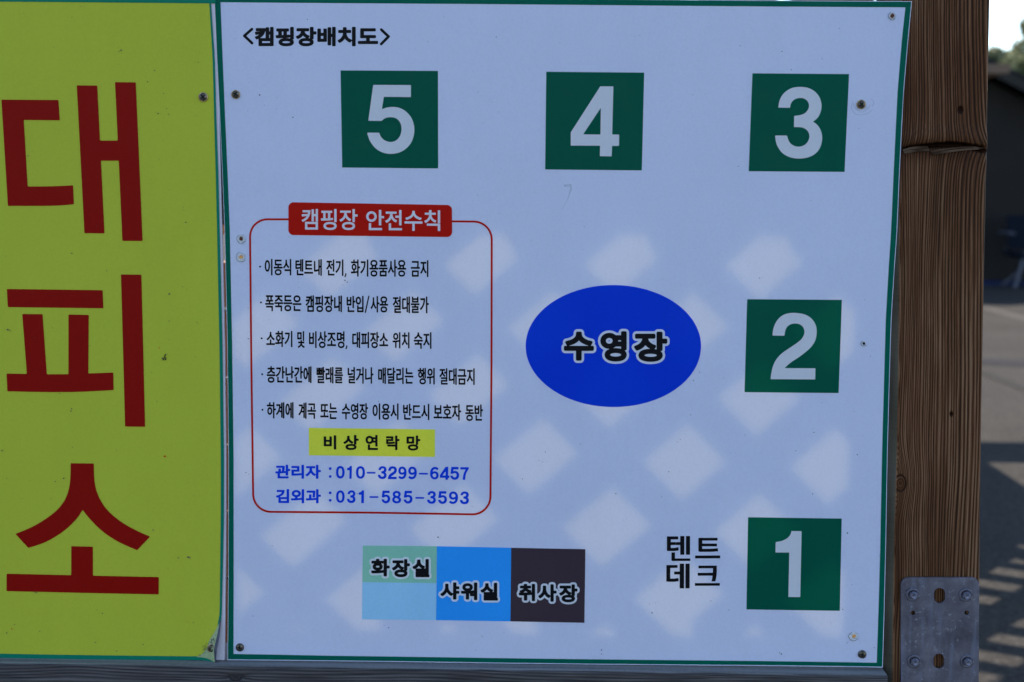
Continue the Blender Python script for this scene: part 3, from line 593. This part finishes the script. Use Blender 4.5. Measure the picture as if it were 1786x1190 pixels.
def post():
    xs = np.linspace(0, 1, 310); ys = np.arange(-70, 1290, 1.7)
    U, Y = np.meshgrid(xs, ys); xl = lerp_poly(XL, Y); xr = lerp_poly(XR, Y); X = xl+U*(xr-xl)
    shift = X-(xl-1571); gf = grain_field(shift, Y); a, amp = rings(gf)
    fib = vnoise(gf/1.3, Y/60, 21)*.6+vnoise(gf/2.9, Y/150, 22)*.4
    h = .0008*(a**1.6)*amp*np.clip(.35+U*1.2, 0, 1.25)+.00035*fib
    # break across the grain
    cyl = 258+4*np.exp(-((X-1592)/14.)**2)*0-6*np.sin(np.clip((X-1573)/150, 0, 1)*np.pi)+6*np.clip((X-1690)/35, 0, 1)
    d = Y-cyl
    h += .0035*np.exp(-((d+16)/15.)**2)*(d < 0)+.0035*np.exp(-(256./225))*0
    crack = np.exp(-((d-2)/3.6)**2); h -= .009*crack*np.clip((X-1576)/12, 0, 1)*np.clip((1722-X)/12, 0, 1)
    h -= .0022*np.exp(-np.clip(d-3, 0, 100)/9.)*(d > 0)
    gap = np.clip(1-np.abs(Y-(253.5+3.5*np.cos((X-1655)/34.)*-1+2.5*vnoise(X/7, X*0, 77)))/(3.6*np.clip(1.25-np.abs(X-1655)/62., 0, 1)+.01), 0, 1); h -= .011*np.clip(gap*2.2, 0, 1)
    # nail holes and a drying check
    for hx, hy, rr in ((1675, 192, 4.2), (1659.4, 722.4, 2.9)): h -= .004*np.exp(-(((X-hx)/rr)**2+((Y-hy)/(rr*1.3))**2)**2)
    h -= .003*np.exp(-((X-1682-(Y-960)*.012)/1.0)**2)*np.clip((Y-925)/40, 0, 1)
    # knot on the arris
    kr = np.hypot((X-1570.5)/8.5, (Y-843)/12.5); h = np.where(kr < 1, .0006+.0005*np.cos(kr*9), h); h -= .0015*np.exp(-((kr-1.05)/.13)**2)
    Wp = Wn(X, Y, PY); Wp[..., 1] -= h
    # rounded right arris
    e = np.clip((U-.975)/.025, 0, 1); Wp[..., 1] += .004*e*e
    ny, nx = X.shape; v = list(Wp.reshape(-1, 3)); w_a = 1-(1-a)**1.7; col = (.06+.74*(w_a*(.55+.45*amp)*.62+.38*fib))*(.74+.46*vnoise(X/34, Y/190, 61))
    col = np.where(kr < 1, .36+.16*np.cos(kr*15), col); col = np.where((kr >= 1) & (kr < 1.25), .16+.1*vnoise(X/2, Y/2, 5), col); col *= 1-.75*crack; col *= 1-.9*np.clip(gap*2, 0, 1); col *= 1-.35*np.exp(-((Y-262)/16.)**2)*(.5+.5*vnoise(X/8, Y/3, 31))  # shade inside the crack and gap is put into the colour too
    for hx, hy, rr in ((1675, 192, 5), (1659.4, 722.4, 3.2)): col *= 1-.9*np.exp(-(((X-hx)/rr)**2+((Y-hy)/(rr*1.4))**2)**2)  # nail holes get their inner shade from the colour as well
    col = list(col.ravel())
    f = [(j*nx+i, (j+1)*nx+i, (j+1)*nx+i+1, j*nx+i+1) for j in range(ny-1) for i in range(nx-1)]
    # left chamfer and side, right side: columns of extra vertices per row
    nb = len(v); k = nb
    for j in range(ny):
        A = Wp[j, 0]; B = Wp[j, -1]
        for q, (dx, dy_) in enumerate(((-.0022, .0015), (-.0100, .0125), (-.0118, .0165), (-.0120, .10))):
            v.append((A[0]+dx, PY+dy_+.0003*math.sin(j*.35+q), A[2])); col.append((.62, .66, .60, .25)[q]+.12*math.sin(j*.05+q)+.1*random.random())
        for q, (dx, dy_) in enumerate(((.0015, .008), (.0018, .10))):
            v.append((B[0]+dx, PY+dy_, B[2])); col.append(.4+.2*random.random())
    for j in range(ny-1):
        r0, r1 = nb+j*6, nb+(j+1)*6
        f.append((j*nx, r0, r1, (j+1)*nx))
        for q in range(3): f.append((r0+q, r0+q+1, r1+q+1, r1+q))
        f.append((r0+4, j*nx+nx-1, (j+1)*nx+nx-1, r1+4)); f.append((r0+5, r0+4, r1+4, r1+5)); f.append((r0+3, r0+5, r1+5, r1+3))
    m = mesh('post', v, f, True); m.materials.append(M['post']); m.materials.append(M['chamfer'])
    q0 = (ny-1)*(nx-1)
    for j in range(ny-1): m.polygons[q0+j*7+1].material_index = 1; m.polygons[q0+j*7+2].material_index = 1
    # rest of the post above and below the worked length
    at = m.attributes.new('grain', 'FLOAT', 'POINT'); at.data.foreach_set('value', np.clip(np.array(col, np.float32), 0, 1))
    return m
pm = post(); post_o = empty('timber_post', (W(1640, 900, PY).x, PY+.05, 0), 'dark brown square timber post with a splintered crack, right of the map board', 'post')
keep(obj('shaft', pm, M['post']), post_o)
def below(px, py, y): return W(px, py, y)
t0, t1 = W(1558, 1288, PY), W(1707.6, 1288, PY); u0, u1 = W(1575, -68, PY), W(1728.4, -68, PY)
def prism(name, a0, a1, z0, b0, b1, z1, y0, y1, mat, parent):
    v = [(a0, y0, z0), (a1, y0, z0), (a1, y1, z0), (a0, y1, z0), (b0, y0, z1), (b1, y0, z1), (b1, y1, z1), (b0, y1, z1)]
    return keep(obj(name, mesh(name, v, [(0,3,2,1),(4,5,6,7),(0,1,5,4),(1,2,6,5),(2,3,7,6),(3,0,4,7)]), mat), parent)
prism('shaft_base', t0.x-.012, t1.x+.0015, 0, t0.x-.012, t1.x+.0015, t0.z+.001, PY+.0005, PY+.10, M['post'], post_o)
prism('shaft_top', u0.x-.012, u1.x+.0015, u0.z-.001, u0.x-.012, u1.x+.0015, 2.35, PY+.0005, PY+.10, M['post'], post_o)
def splinter(top, bot, parent, out):
    n = len(top); v = []
    for (x, y), o_ in zip(top, out): v.append(W(x, y, PY-o_))
    for (x, y), o_ in zip(bot, out): v.append(W(x, y, PY-o_*.8))
    for (x, y) in top: v.append(W(x, y, PY+.007))
    for (x, y) in bot: v.append(W(x, y, PY+.007))
    f = []
    for i in range(n-1): f += [(i, n+i, n+i+1, i+1), (2*n+i, i, i+1, 2*n+i+1), (n+i, 3*n+i, 3*n+i+1, n+i+1), (2*n+i+1, 3*n+i+1, 3*n+i, 2*n+i)]
    f += [(0, 2*n, 3*n, n), (n-1, 2*n-1, 4*n-1, 3*n-1)]
    m = mesh('splinter', v, f); at = m.attributes.new('grain', 'FLOAT', 'POINT'); at.data.foreach_set('value', np.array([random.uniform(.2, .95) for _ in v], np.float32))
    return keep(obj('splinter', m, M['splint']), parent)
M['splint'] = wood('pale_splinter', (.018, .010, .006, 1), (.060, .038, .026, 1), (.13, .09, .066, 1), (.7, .6, .5), horiz=True)
def zz(pts): return [(1540+x/8.93, 200+y/8.93) for x, y in pts]
splinter(zz([(310,545),(420,510),(540,493),(700,490)]), zz([(318,575),(420,545),(540,533),(715,532)]), post_o, [.001, .0035, .0045, .005])
splinter(zz([(322,580),(420,550),(540,538),(718,536)]), zz([(330,612),(420,600),(540,577),(720,570)]), post_o, [.001, .003, .004, .004])
splinter(zz([(740,572),(880,545),(1060,515),(1260,500),(1440,503),(1560,525)]), zz([(755,598),(880,572),(1060,546),(1260,527),(1440,522),(1570,534)]), post_o, [.0062, .006, .0055, .005, .003, .001])
splinter(zz([(768,602),(880,577),(1060,551),(1260,531),(1440,526),(1520,528)]), zz([(780,636),(880,618),(1060,586),(1260,560),(1440,548),(1500,542)]), post_o, [.0055, .0052, .005, .0045, .0025, .001])
# bottom rail
RY = -.024
def rail():
    xs = np.arange(-120, 1550, 3.0); vs = np.linspace(0, 1, 64)
    X, V = np.meshgrid(xs, vs); yt = np.interp(X, [-120, 0, 580, 1080, 1549], [1156, 1158, 1166, 1172.5, 1180]); Yp = yt+V*112
    gf = (Yp-yt)*1.0+4*np.sin(X/310.+1)+1.5*np.sin(X/123.)+6*(vnoise(X/150, Yp/30, 41)-.5)
    kn = np.exp(-((X-412)/22.)**2-((Yp-yt-16)/9.)**2); gf = gf+4*kn*np.sign(Yp-yt-16)
    gf = gf+6*np.exp(-((X-740)/160.)**2)+5*np.exp(-((X-1290)/130.)**2)+3*np.exp(-((X-130)/60.)**2)
    ph = gf*2*np.pi/(4.0+2*vnoise(gf/14, gf*0, 47)); a = .5+.5*np.cos(ph+1.3*np.sin(ph*.23)); amp = .35+.65*vnoise(X/90, gf/8, 43)
    fib = vnoise(X/45, Yp/1.2, 44)
    h = .0009*a*amp+.0004*fib; kr = np.hypot((X-411)/12., (Yp-yt-18)/7.); h = np.where(kr < 1, .0004*np.cos(kr*10), h); h -= .001*np.exp(-((kr-1.05)/.15)**2)
    Q = Wn(X, Yp, RY); Q[..., 1] -= h; Q[0, :, 1] += .002
    col = .08+.8*(a*amp*.7+.3*fib); col = np.where(kr < 1, .22+.1*np.cos(kr*12), col)
    ny, nx = X.shape; v = [tuple(q) for q in Q.reshape(-1, 3)]; c = list(col.ravel())
    f = [(j*nx+i, (j+1)*nx+i, (j+1)*nx+i+1, j*nx+i+1) for j in range(ny-1) for i in range(nx-1)]
    rows = []
    for dep in (.004, .012, .022, .034, .10):
        rows.append(len(v))
        for i in range(nx):
            w_ = dep-.002; v.append((Q[0, i, 0], RY+dep, Q[0, i, 2]+.0009*min(1, dep/.004))); c.append(.70+.22*math.sin(i*.02+dep*300)+.15*random.random())
    prev = 0
    for k, r in enumerate(rows):
        b0 = 0 if k == 0 else rows[k-1]
        for i in range(nx-1): f.append((r+i, b0+i, b0+i+1, r+i+1))
    # right end, bottom and back
    e = len(v); last = (ny-1)*nx
    v += [(Q[-1, 0, 0], RY+.10, Q[-1, 0, 2]), (Q[-1, -1, 0], RY+.10, Q[-1, -1, 2])]; c += [.3, .3]
    f += [tuple([last+i for i in range(nx)])+(e+1, e), tuple([rows[-1]+i for i in range(nx)][::-1])+(e, e+1)]
    f.append(tuple([j*nx+nx-1 for j in range(ny)])+(e+1,)+tuple(r+nx-1 for r in rows[::-1]))
    f.append(tuple([j*nx for j in range(ny)][::-1])+tuple(rows)+(e,))
    m = mesh('rail', v, f, False); m.materials.append(M['rail']); m.materials.append(M['railtop'])
    for i in range((ny-1)*(nx-1), (ny-1)*(nx-1)+5*(nx-1)): m.polygons[i].material_index = 1
    m.update(); at = m.attributes.new('grain', 'FLOAT', 'POINT'); at.data.foreach_set('value', np.clip(np.array(c, np.float32), 0, 1)); return m
rl = obj('timber_rail', rail(), M['rail']); tag(rl, 'weathered grey horizontal timber rail running under both signs', 'rail')

# ================================================================== GALVANISED STRAP PLATE
plate = empty('strap_plate', tuple(W(1639, 1100, PY)), 'blue-grey galvanised steel plate bolted to the foot of the brown post', 'metal plate')
pc = [arr([(1585, 1021), (1694.5, 1021), (1692.5, 1330), (1585, 1330)])]
slots = [((1638.8, 1035.4), (1638.8, 1042.6), 9.7), ((1637.6, 1149.8), (1637.4, 1156.8), 9.4)]
def pf(X, Y):
    d = contours_sd(X, Y, pc)-13.6
    for a_, b_, r_ in slots: d = np.maximum(d, -(lines_sd(X, Y, [[a_, b_]])-r_))
    for hx, hy in ((1592.4, 1069.2), (1686, 1069)): d = np.maximum(d, -(np.hypot(X-hx, Y-hy)-4.0))
    return d
v, f, bnd = march(pf, (1568, 1004, 1712, 1346), 1.0, 40)
fr = Wn(v[:, 0], v[:, 1], PY-.0055); bk = fr.copy(); bk[:, 1] += .0035; n = len(v)
F = [list(q) for q in f]+[[i+n for i in q][::-1] for q in f]+[[a, b, b+n, a+n] for a, b in bnd]
pmsh = mesh('plate', np.concatenate([fr, bk]), F); po = keep(obj('plate', pmsh, M['galv']), plate)
bv = po.modifiers.new('edge', 'BEVEL'); bv.width = .0006; bv.segments = 2; bv.limit_method = 'ANGLE'; bv.angle_limit = R(60)
for k, (bx_, by_, rt_) in enumerate(((1592, 1037.2, .2), (1684.4, 1037.4, .5), (1594.2, 1153.2, .35), (1686.4, 1153.4, .1))):
    c = W(bx_, by_, PY-.0056); ax = Vector((0, -1, 0))
    b = MB(); b.lathe([(.0099, 0), (.0099, .0012), (.0094, .0018), (.0058, .0022), (.0058, .0018), (.0, .0018)], (0, 0, 0), ax, 36)
    wsh = obj('washer', b.mesh('washer', True), M['galv'])
    b = MB(); h0 = .0018; n = 6; rr = .0064; hh = .0062
    ring = [(rr*math.cos(2*math.pi*i/6+rt_), 0, rr*math.sin(2*math.pi*i/6+rt_)) for i in range(6)]
    rin = [(rr*.80*math.cos(2*math.pi*i/24), 0, rr*.80*math.sin(2*math.pi*i/24)) for i in range(24)]
    b.tube((0, -h0, 0), (0, -hh, 0), rr, rr, 6); 
    hx = obj('bolt', b.mesh('bolt'), M['galv']); hx.rotation_euler = (0, rt_, 0); hx.location = c; keep(hx, plate)
    bb = hx.modifiers.new('edge', 'BEVEL'); bb.width = .0007; bb.segments = 2
    wsh.parent = hx
    b = MB(); b.lathe([(.0046, -.001), (.0046, .0012), (.0041, .0021), (.0034, .0023), (.003, .0018), (0, .0018)], (0, -hh, 0), ax, 24)
    tp = obj('bolt_tip', b.mesh('bolt_tip', True), M['galv']); tp.parent = hx

# ================================================================== TRELLIS BEHIND THE SIGN (its shadow falls on the panel's back)
TD_ = .42; KX, KZ = SD.x/SD.y, SD.z/SD.y
trel = empty('lattice_trellis', (.1, TD_, 0), 'orange-brown timber lattice standing in the gap behind the two signs', 'trellis')
def sh(px, py): q = W(px, py, .005); return Vector((q.x+(TD_-.005)*KX, TD_, q.z+(TD_-.005)*KZ))
O = np.array([950., 792.]); A_ = np.array([131., -111.]); B_ = np.array([-113., -111.])
lim = (385, 404, 1514, 1110); cA, cB = [], []
def clip_line(p, d):
    t0_, t1_ = -1e9, 1e9
    for k in (0, 1):
        lo, hi = lim[k]-18, lim[k+2]+18; a1 = (lo-p[k])/d[k]; a2 = (hi-p[k])/d[k]; t0_ = max(t0_, min(a1, a2)); t1_ = min(t1_, max(a1, a2))
    return (t0_, t1_) if t1_-t0_ > .12 else None
for k in range(-14, 15):
    for d, other, dep in ((A_, B_, -.009), (B_, A_, .009)):
        p = O+other*((k+.5) if k >= 0 else (k+.5)*1.11); c = clip_line(p, d)
        if c is None: continue
        q0, q1 = p+d*c[0], p+d*c[1]; a3, b3 = sh(*q0), sh(*q1)
        m = MB().bar(a3+Vector((0, dep, 0)), b3+Vector((0, dep, 0)), .046, .016).mesh('slat')
        at = m.attributes.new('grain', 'FLOAT', 'POINT'); at.data.foreach_set('value', np.full(8, .55, np.float32))
        keep(obj('slat', m, M['bwood']), trel)
a0 = sh(lim[0], lim[1]); a1 = sh(lim[2], lim[3]); tr = sh(lim[2], lim[1]); bl = sh(lim[0], lim[3])
def fbox(name, a, b, mat=None): return keep(obj(name, MB().box(a, b).mesh(name), mat or M['bwood']), trel)
fbox('frame_rail', (a0.x-.05, TD_-.03, a0.z+.04), (tr.x+.05, TD_+.03, a0.z+.10)); fbox('frame_rail', (bl.x-.05, TD_-.03, a1.z-.115), (a1.x+.05, TD_+.03, a1.z-.04))
fbox('frame_post', (a0.x-.075, TD_-.035, 0), (a0.x+.0, TD_+.035, a0.z+.60)); fbox('frame_post', (tr.x, TD_-.035, 0), (tr.x+.075, TD_+.035, a0.z+.60))
for i in range(4):  # added boards standing in for a roof that shades the panel's top
    z0 = a0.z+.103+i*.118; fbox('plank', (a0.x+.003, TD_-.012, z0), (tr.x-.003, TD_+.012, z0+.1168))
for i in range(9):
    z0 = a1.z-.118-(i+1)*.118
    if z0 > .05: fbox('plank', (a0.x+.003, TD_-.012, z0), (tr.x-.003, TD_+.012, z0+.112))

# ================================================================== THE SITE BEHIND
def ground_mat():
    N = NT('asphalt'); tc = N.n('TexCoord').outputs['Object']
    a = N.noise(38, 7, .8, tc); b_ = N.noise(1.1, 4, .6, tc); c_ = N.noise(11, 4, .6, tc)
    col = N.ramp(a, [(.30, (.017, .0155, .0135, 1)), (.50, (.044, .0385, .033, 1)), (.66, (.10, .087, .075, 1))])
    col = N.mix(1, col, N.ramp(b_, [(.3, g(.78)), (.7, g(1))]), 'MULTIPLY'); col = N.mix(1, col, N.ramp(c_, [(.3, g(.86)), (.65, g(1))]), 'MULTIPLY')
    N.l(col, N.p.inputs['Base Color']); N.p.inputs['Roughness'].default_value = .9; N.p.inputs['Specular IOR Level'].default_value = .06; N.bump(a, .8, .01); return N.m
gm = MB(); n = 30
xs = [-400, -120, -40, -15, -6, -3, -1, 0, 1, 2, 3, 4, 6, 8, 11, 15, 25, 60, 150, 400]; ysg = [-120, -40, -12, -5, -2, 0, 2, 3, 4, 5, 6, 8, 10, 12, 15, 19, 25, 40, 90, 200, 600]
v = [(x, y, 0) for y in ysg for x in xs]; nx = len(xs); f = [(j*nx+i, j*nx+i+1, (j+1)*nx+i+1, (j+1)*nx+i) for j in range(len(ysg)-1) for i in range(nx-1)]
obj('ground', mesh('ground', v, f), ground_mat(), kind='structure')
def gline(name, pts, wd, mat, zz_=.004):
    v = []; f = []
    for i, p in enumerate(pts):
        q = ground(*p); a = ground(*pts[max(0, i-1)]); b = ground(*pts[min(len(pts)-1, i+1)]); t = (b-a).normalized(); s_ = Vector((-t.y, t.x, 0))*wd/2
        v += [(q.x-s_.x, q.y-s_.y, zz_), (q.x+s_.x, q.y+s_.y, zz_)]
    for i in range(len(pts)-1): f.append((2*i, 2*i+2, 2*i+3, 2*i+1))
    return obj(name, mesh(name, v, f), mat, kind='structure')
M['pale_line'] = plain('worn_pale_paint', (.068, .060, .052), .9, nscale=20, var=.2, spec=.05)
M['seam'] = plain('dark_tar_seam', (.027, .024, .024), .9, nscale=8, var=.3, spec=.05)
M['seam2'] = plain('grey_seam', (.032, .028, .025), .9, nscale=8, var=.2, spec=.05)
gline('painted_line', [(1500, 512), (1720, 538), (1786, 556), (1960, 600)], .17, M['pale_line'])
gline('tar_seam', [(1500, 628), (1715, 631), (1786, 635), (1960, 640)], .42, M['seam'])
gline('seam', [(1600, 628), (1715, 650), (1786, 678), (1900, 720)], .10, M['seam2'], .005)
# dark cabin
cab = empty('cabin', (7, 17.6, 0), 'dark charcoal cabin with a sloping roof, out of focus behind the post', 'building')
M['cabin'] = plain('charcoal_cladding', (.017, .015, .014), .7, nscale=3, var=.25, spec=.1); M['cabin_roof'] = plain('dark_roof_sheet', (.012, .012, .014), .6, nscale=5, spec=.1); M['fascia'] = plain('grey_fascia', (.022, .021, .020), .6, nscale=5, spec=.1)
g0 = ground(1720, 492); CY = g0.y; xL_ = 2.0
def at(px, py, y): return W(px, py, y)
rA = at(1725, 100, CY-.45); rB = at(1786, 131, CY-.45); sl_ = (rB.z-rA.z)/(rB.x-rA.x)
def rz(x): return rA.z+(x-rA.x)*sl_
ax0 = rA.x-2.2; ax1 = rA.x+3.6; apex = rz(ax0)
wallm = MB(); v = [(ax0, CY, 0), (ax1, CY, 0), (ax1, CY, rz(ax1)-.25), (ax0, CY, apex-.25), (ax0, CY+6, 0), (ax1, CY+6, 0), (ax1, CY+6, rz(ax1)-.25), (ax0, CY+6, apex-.25)]
l0 = 2*ax0-ax1
v = [(l0, CY, 0), (ax1, CY, 0), (ax1, CY, rz(ax1)-.22), (ax0, CY, apex-.22), (l0, CY, rz(ax1)-.22)]; v += [(x, y+6, z_) for x, y, z_ in v]
keep(obj('wall', mesh('wall', v, [(0,1,2,3,4), (9,8,7,6,5), (0,5,6,1), (1,6,7,2), (4,9,5,0)]), M['cabin']), cab)
for s_ in (1, -1):
    x1_ = ax1+.35 if s_ == 1 else l0-.35; zt = rz(ax1+.35)
    m = MB(); th = .05
    m.add([(ax0, CY-.45, apex), (x1_, CY-.45, zt), (x1_, CY+6.4, zt), (ax0, CY+6.4, apex), (ax0, CY-.45, apex-th), (x1_, CY-.45, zt-th), (x1_, CY+6.4, zt-th), (ax0, CY+6.4, apex-th)], [(0,1,2,3), (7,6,5,4), (0,4,5,1), (1,5,6,2), (2,6,7,3), (3,7,4,0)])
    keep(obj('roof', m.mesh('roof'), M['cabin_roof']), cab)
    m = MB(); a_, b_ = .055, .21
    m.add([(ax0, CY-.44, apex-a_), (x1_, CY-.44, zt-a_), (x1_, CY-.44, zt-b_), (ax0, CY-.44, apex-b_), (ax0, CY-.38, apex-a_), (x1_, CY-.38, zt-a_), (x1_, CY-.38, zt-b_), (ax0, CY-.38, apex-b_)], [(3,2,1,0), (4,5,6,7), (0,1,5,4), (2,3,7,6), (1,2,6,5), (3,0,4,7)])
    keep(obj('fascia', m.mesh('fascia'), M['fascia']), cab)
for i in range(16):
    x = l0+.2+i*.78
    if x < ax1-.05:
        zt = rz(x) if x > ax0 else rz(2*ax0-x); keep(obj('batten', MB().box((x, CY-.02, .12), (x+.04, CY+.001, zt-.35)).mesh('batten'), M['fascia']), cab)
mt = obj('blue_mat', MB().box((l0+1, CY-.55, .002), (ax1+2, CY-.15, .03)).mesh('blue_mat'), plain('blue_plastic_mat', (.017, .026, .075), .8, spec=.05)); tag(mt, 'thin blue ground mat along the foot of the dark cabin', 'mat')
# folding chair at the cabin
c0 = W(1792, 470, CY-.75); ch = empty('folding_chair', (c0.x, c0.y-.1, 0), 'dark folding camp chair with pale metal legs in front of the cabin', 'chair')
M['fab'] = plain('navy_chair_fabric', (.006, .008, .014), .9, spec=.05); M['leg'] = plain('pale_metal_tube', (.045, .05, .07), .6); M['teal'] = plain('teal_pocket', (.0, .07, .06), .8)
X0, Y0 = c0.x, c0.y-.1
def cp(name, m, mat): return keep(obj(name, m.mesh(name), mat), ch)
sm = MB(); 
for i in range(9):
    for j in range(7):
        a_, b_ = i/8-.5, j/6-.5; sm.v.append((X0+a_*.62, Y0+b_*.5, .50-.06*(1-(2*a_)**2)+.05*abs(b_)))
sm.f = [(i*7+j, (i+1)*7+j, (i+1)*7+j+1, i*7+j+1) for i in range(8) for j in range(6)]
k = len(sm.v); sm.v += [(x, y, z_-.07) for x, y, z_ in sm.v[:k]]; sm.f += [tuple(q+k for q in a)[::-1] for a in sm.f[:48]]
sm.f += [(j, j+1, k+j+1, k+j) for j in range(6)]+[(56+j+1, 56+j, k+56+j, k+56+j+1) for j in range(6)]+[((i+1)*7, i*7, k+i*7, k+(i+1)*7) for i in range(8)]+[(i*7+6, (i+1)*7+6, k+(i+1)*7+6, k+i*7+6) for i in range(8)]
cp('seat', sm, M['fab'])
bk_ = MB(); bk_.bar((X0+.02, Y0+.24, .52), (X0+.02, Y0+.38, .98), .50, .03, Vector((0, 1, 0))); cp('backrest', bk_, M['fab'])
for s_ in (-1, 1):
    cp('armrest', MB().box((X0+s_*.34-.04, Y0-.22, .74), (X0+s_*.34+.04, Y0+.26, .765)), M['leg'])
    cp('leg', MB().tube((X0-s_*.27, Y0-.22, 0), (X0-s_*.14, Y0-.2, .50), .03), M['leg']); cp('leg', MB().tube((X0+s_*.30, Y0+.24, 0), (X0-s_*.3, Y0+.22, .52), .018), M['leg'])
cp('pocket', MB().box((X0-.02, Y0-.285, .30), (X0+.18, Y0-.262, .45)), M['teal'])
# trees beyond the cabin
def leafmat(name, a, b):
    N = NT(name); N.l(N.mix(N.noise(1.3, 3), a, b), N.p.inputs['Base Color']); N.p.inputs['Roughness'].default_value = .6
    t = N.n('BsdfTranslucent'); t.inputs[0].default_value = b; mx = N.n('MixShader'); mx.inputs[0].default_value = .3
    N.l(N.p.outputs[0], mx.inputs[1]); N.l(t.outputs[0], mx.inputs[2]); N.l(mx.outputs[0], N.out.inputs[0]); return N.m
M['leaf'] = leafmat('tree_leaves', (.10, .115, .045, 1), (.20, .21, .10, 1)); M['bark'] = plain('bark', (.09, .07, .05), .9, nscale=6)
def tree(x, y, top, rad, label, seed):
    r_ = random.Random(seed); t = empty('tree', (x, y, 0), label, 'tree', 'trees beyond the cabin')
    m = MB(); m.tube((0, 0, 0), (.1, 0, top*.45), rad*.10, rad*.06, 10)
    for k in range(7):
        a_ = k*.9+r_.random(); m.tube((.08, 0, top*(.30+.03*k)), (math.cos(a_)*rad*.6, math.sin(a_)*rad*.6, top*(.55+.05*k)), rad*.04, rad*.012, 6)
    tk = obj('trunk', m.mesh('trunk', True), M['bark']); tk.parent = t
    cl = []
    for k in range(26):
        u_ = r_.uniform(-1, 1); a_ = r_.uniform(0, 6.28); q = r_.random()**.4; s_ = math.sqrt(1-u_*u_)
        cl.append((math.cos(a_)*s_*q*rad*.8, math.sin(a_)*s_*q*rad*.8, top-rad*1.05+u_*q*rad*.85, rad*r_.uniform(.22, .36)))
    v = []; f = []
    for bx_, by_, bz_, br in cl:
        for _ in range(330):
            d = Vector((r_.gauss(0, 1), r_.gauss(0, 1), r_.gauss(0, 1))).normalized()*br*r_.uniform(.55, 1.05); c = Vector((bx_, by_, bz_))+d
            u1_ = Vector((r_.gauss(0, 1), r_.gauss(0, 1), r_.gauss(0, 1))).normalized(); u2_ = u1_.orthogonal().normalized(); s_ = r_.uniform(.09, .19); k = len(v)
            v += [c-u1_*s_, c-u2_*s_*.6, c+u1_*s_, c+u2_*s_*.6]; f.append((k, k+1, k+2, k+3))
    o = obj('crown', mesh('crown', v, f), M['leaf']); o.parent = t; return t
def tpos(px, py, dist): q = W(px, py, dist); return q.x, q.z
for px, py, d_, rad, lb, sd in ((1852, 2, 40, 1.75, 'olive green tree, tallest and rightmost above the cabin roof', 3), (1757, 78, 36, 1.0, 'olive green tree, lower left one just above the cabin roof', 5), (1700, 112, 38, 1.2, 'olive green tree mostly hidden by the brown post', 8)):
    x_, z_ = tpos(px, py, d_); tree(x_, d_, z_, rad, lb, sd)

# ---- unseen shadow casters on the asphalt: screen inferred from its shadow, others made up
M['swood'] = plain('brown_stained_timber', (.12, .075, .045), .7, nscale=12)
scr = empty('lattice_screen', (.5, 4.2, 0), 'tall timber lattice screen standing on the asphalt behind the sign', 'trellis')
X0_, X1_, Z0_, Z1_, SPC = -1.0, 1.72, .5, 2.95, .42
for k in range(-8, 18):
    for sg, dp in ((1, -.012), (-1, .012)):
        c_ = X0_+k*SPC; xa, xb = (c_, c_+(Z1_-Z0_)) if sg > 0 else (c_+(Z1_-Z0_), c_)
        t_lo, t_hi = 0.0, 1.0; dx = xb-xa
        t1, t2 = sorted(((X0_-xa)/dx, (X1_-xa)/dx)); t_lo = max(t_lo, t1); t_hi = min(t_hi, t2)
        if t_hi-t_lo > .05:
            keep(obj('slat', MB().bar((xa+dx*t_lo, 4.2+dp, Z0_+(Z1_-Z0_)*t_lo), (xa+dx*t_hi, 4.2+dp, Z0_+(Z1_-Z0_)*t_hi), .13, .02).mesh('slat'), M['swood']), scr)
for x in (X0_, X1_): keep(obj('frame_post', MB().box((x-.05, 4.14, 0), (x+.05, 4.26, Z1_+.05)).mesh('frame_post'), M['swood']), scr)
for z_ in (Z0_-.06, Z1_): keep(obj('frame_rail', MB().box((X0_+.051, 4.16, z_-.04), (X1_-.051, 4.24, z_+.04)).mesh('frame_rail'), M['swood']), scr)
shd = empty('shed_shadow_caster', (.8, 6.3, 0), 'grey shed-like box, unseen, added to cast a wedge of shadow', 'shed')
keep(obj('wall', MB().box((-.4, 5.42, 0), (1.64, 7.2, 2.05)).mesh('wall'), M['fascia']), shd)
keep(obj('roof', MB().box((-.46, 5.38, 2.052), (1.67, 7.26, 2.11)).mesh('roof'), M['cabin_roof']), shd)
keep(obj('door', MB().box((.2, 5.40, .05), (1.05, 5.418, 1.95)).mesh('door'), M['cabin']), shd)
awn = empty('shadowcaster', (1.8, 7.5, 0), 'narrow timber awning on posts, unseen, added for a band of shadow', 'shadowcaster')
keep(obj('caster_roof', MB().box((.4, 7.18, 2.2), (3.0, 7.72, 2.26)).mesh('caster_roof'), M['swood']), awn)
for x in (.6, 1.75): keep(obj('caster_post', MB().box((x-.05, 7.4, 0), (x+.05, 7.5, 2.199)).mesh('caster_post'), M['swood']), awn)

# added batten that keeps the top of the slit between the signs dark
q0, q1 = W(378, -60, .008), W(398, 392, .008)
bt = obj('batten', MB().box((q0.x-.012, .009, q1.z), (q1.x+.012, .05, q0.z)).mesh('batten'), M['swood'])
tag(bt, 'short upright timber batten added to darken the slit between the yellow sign and the map board', 'batten')
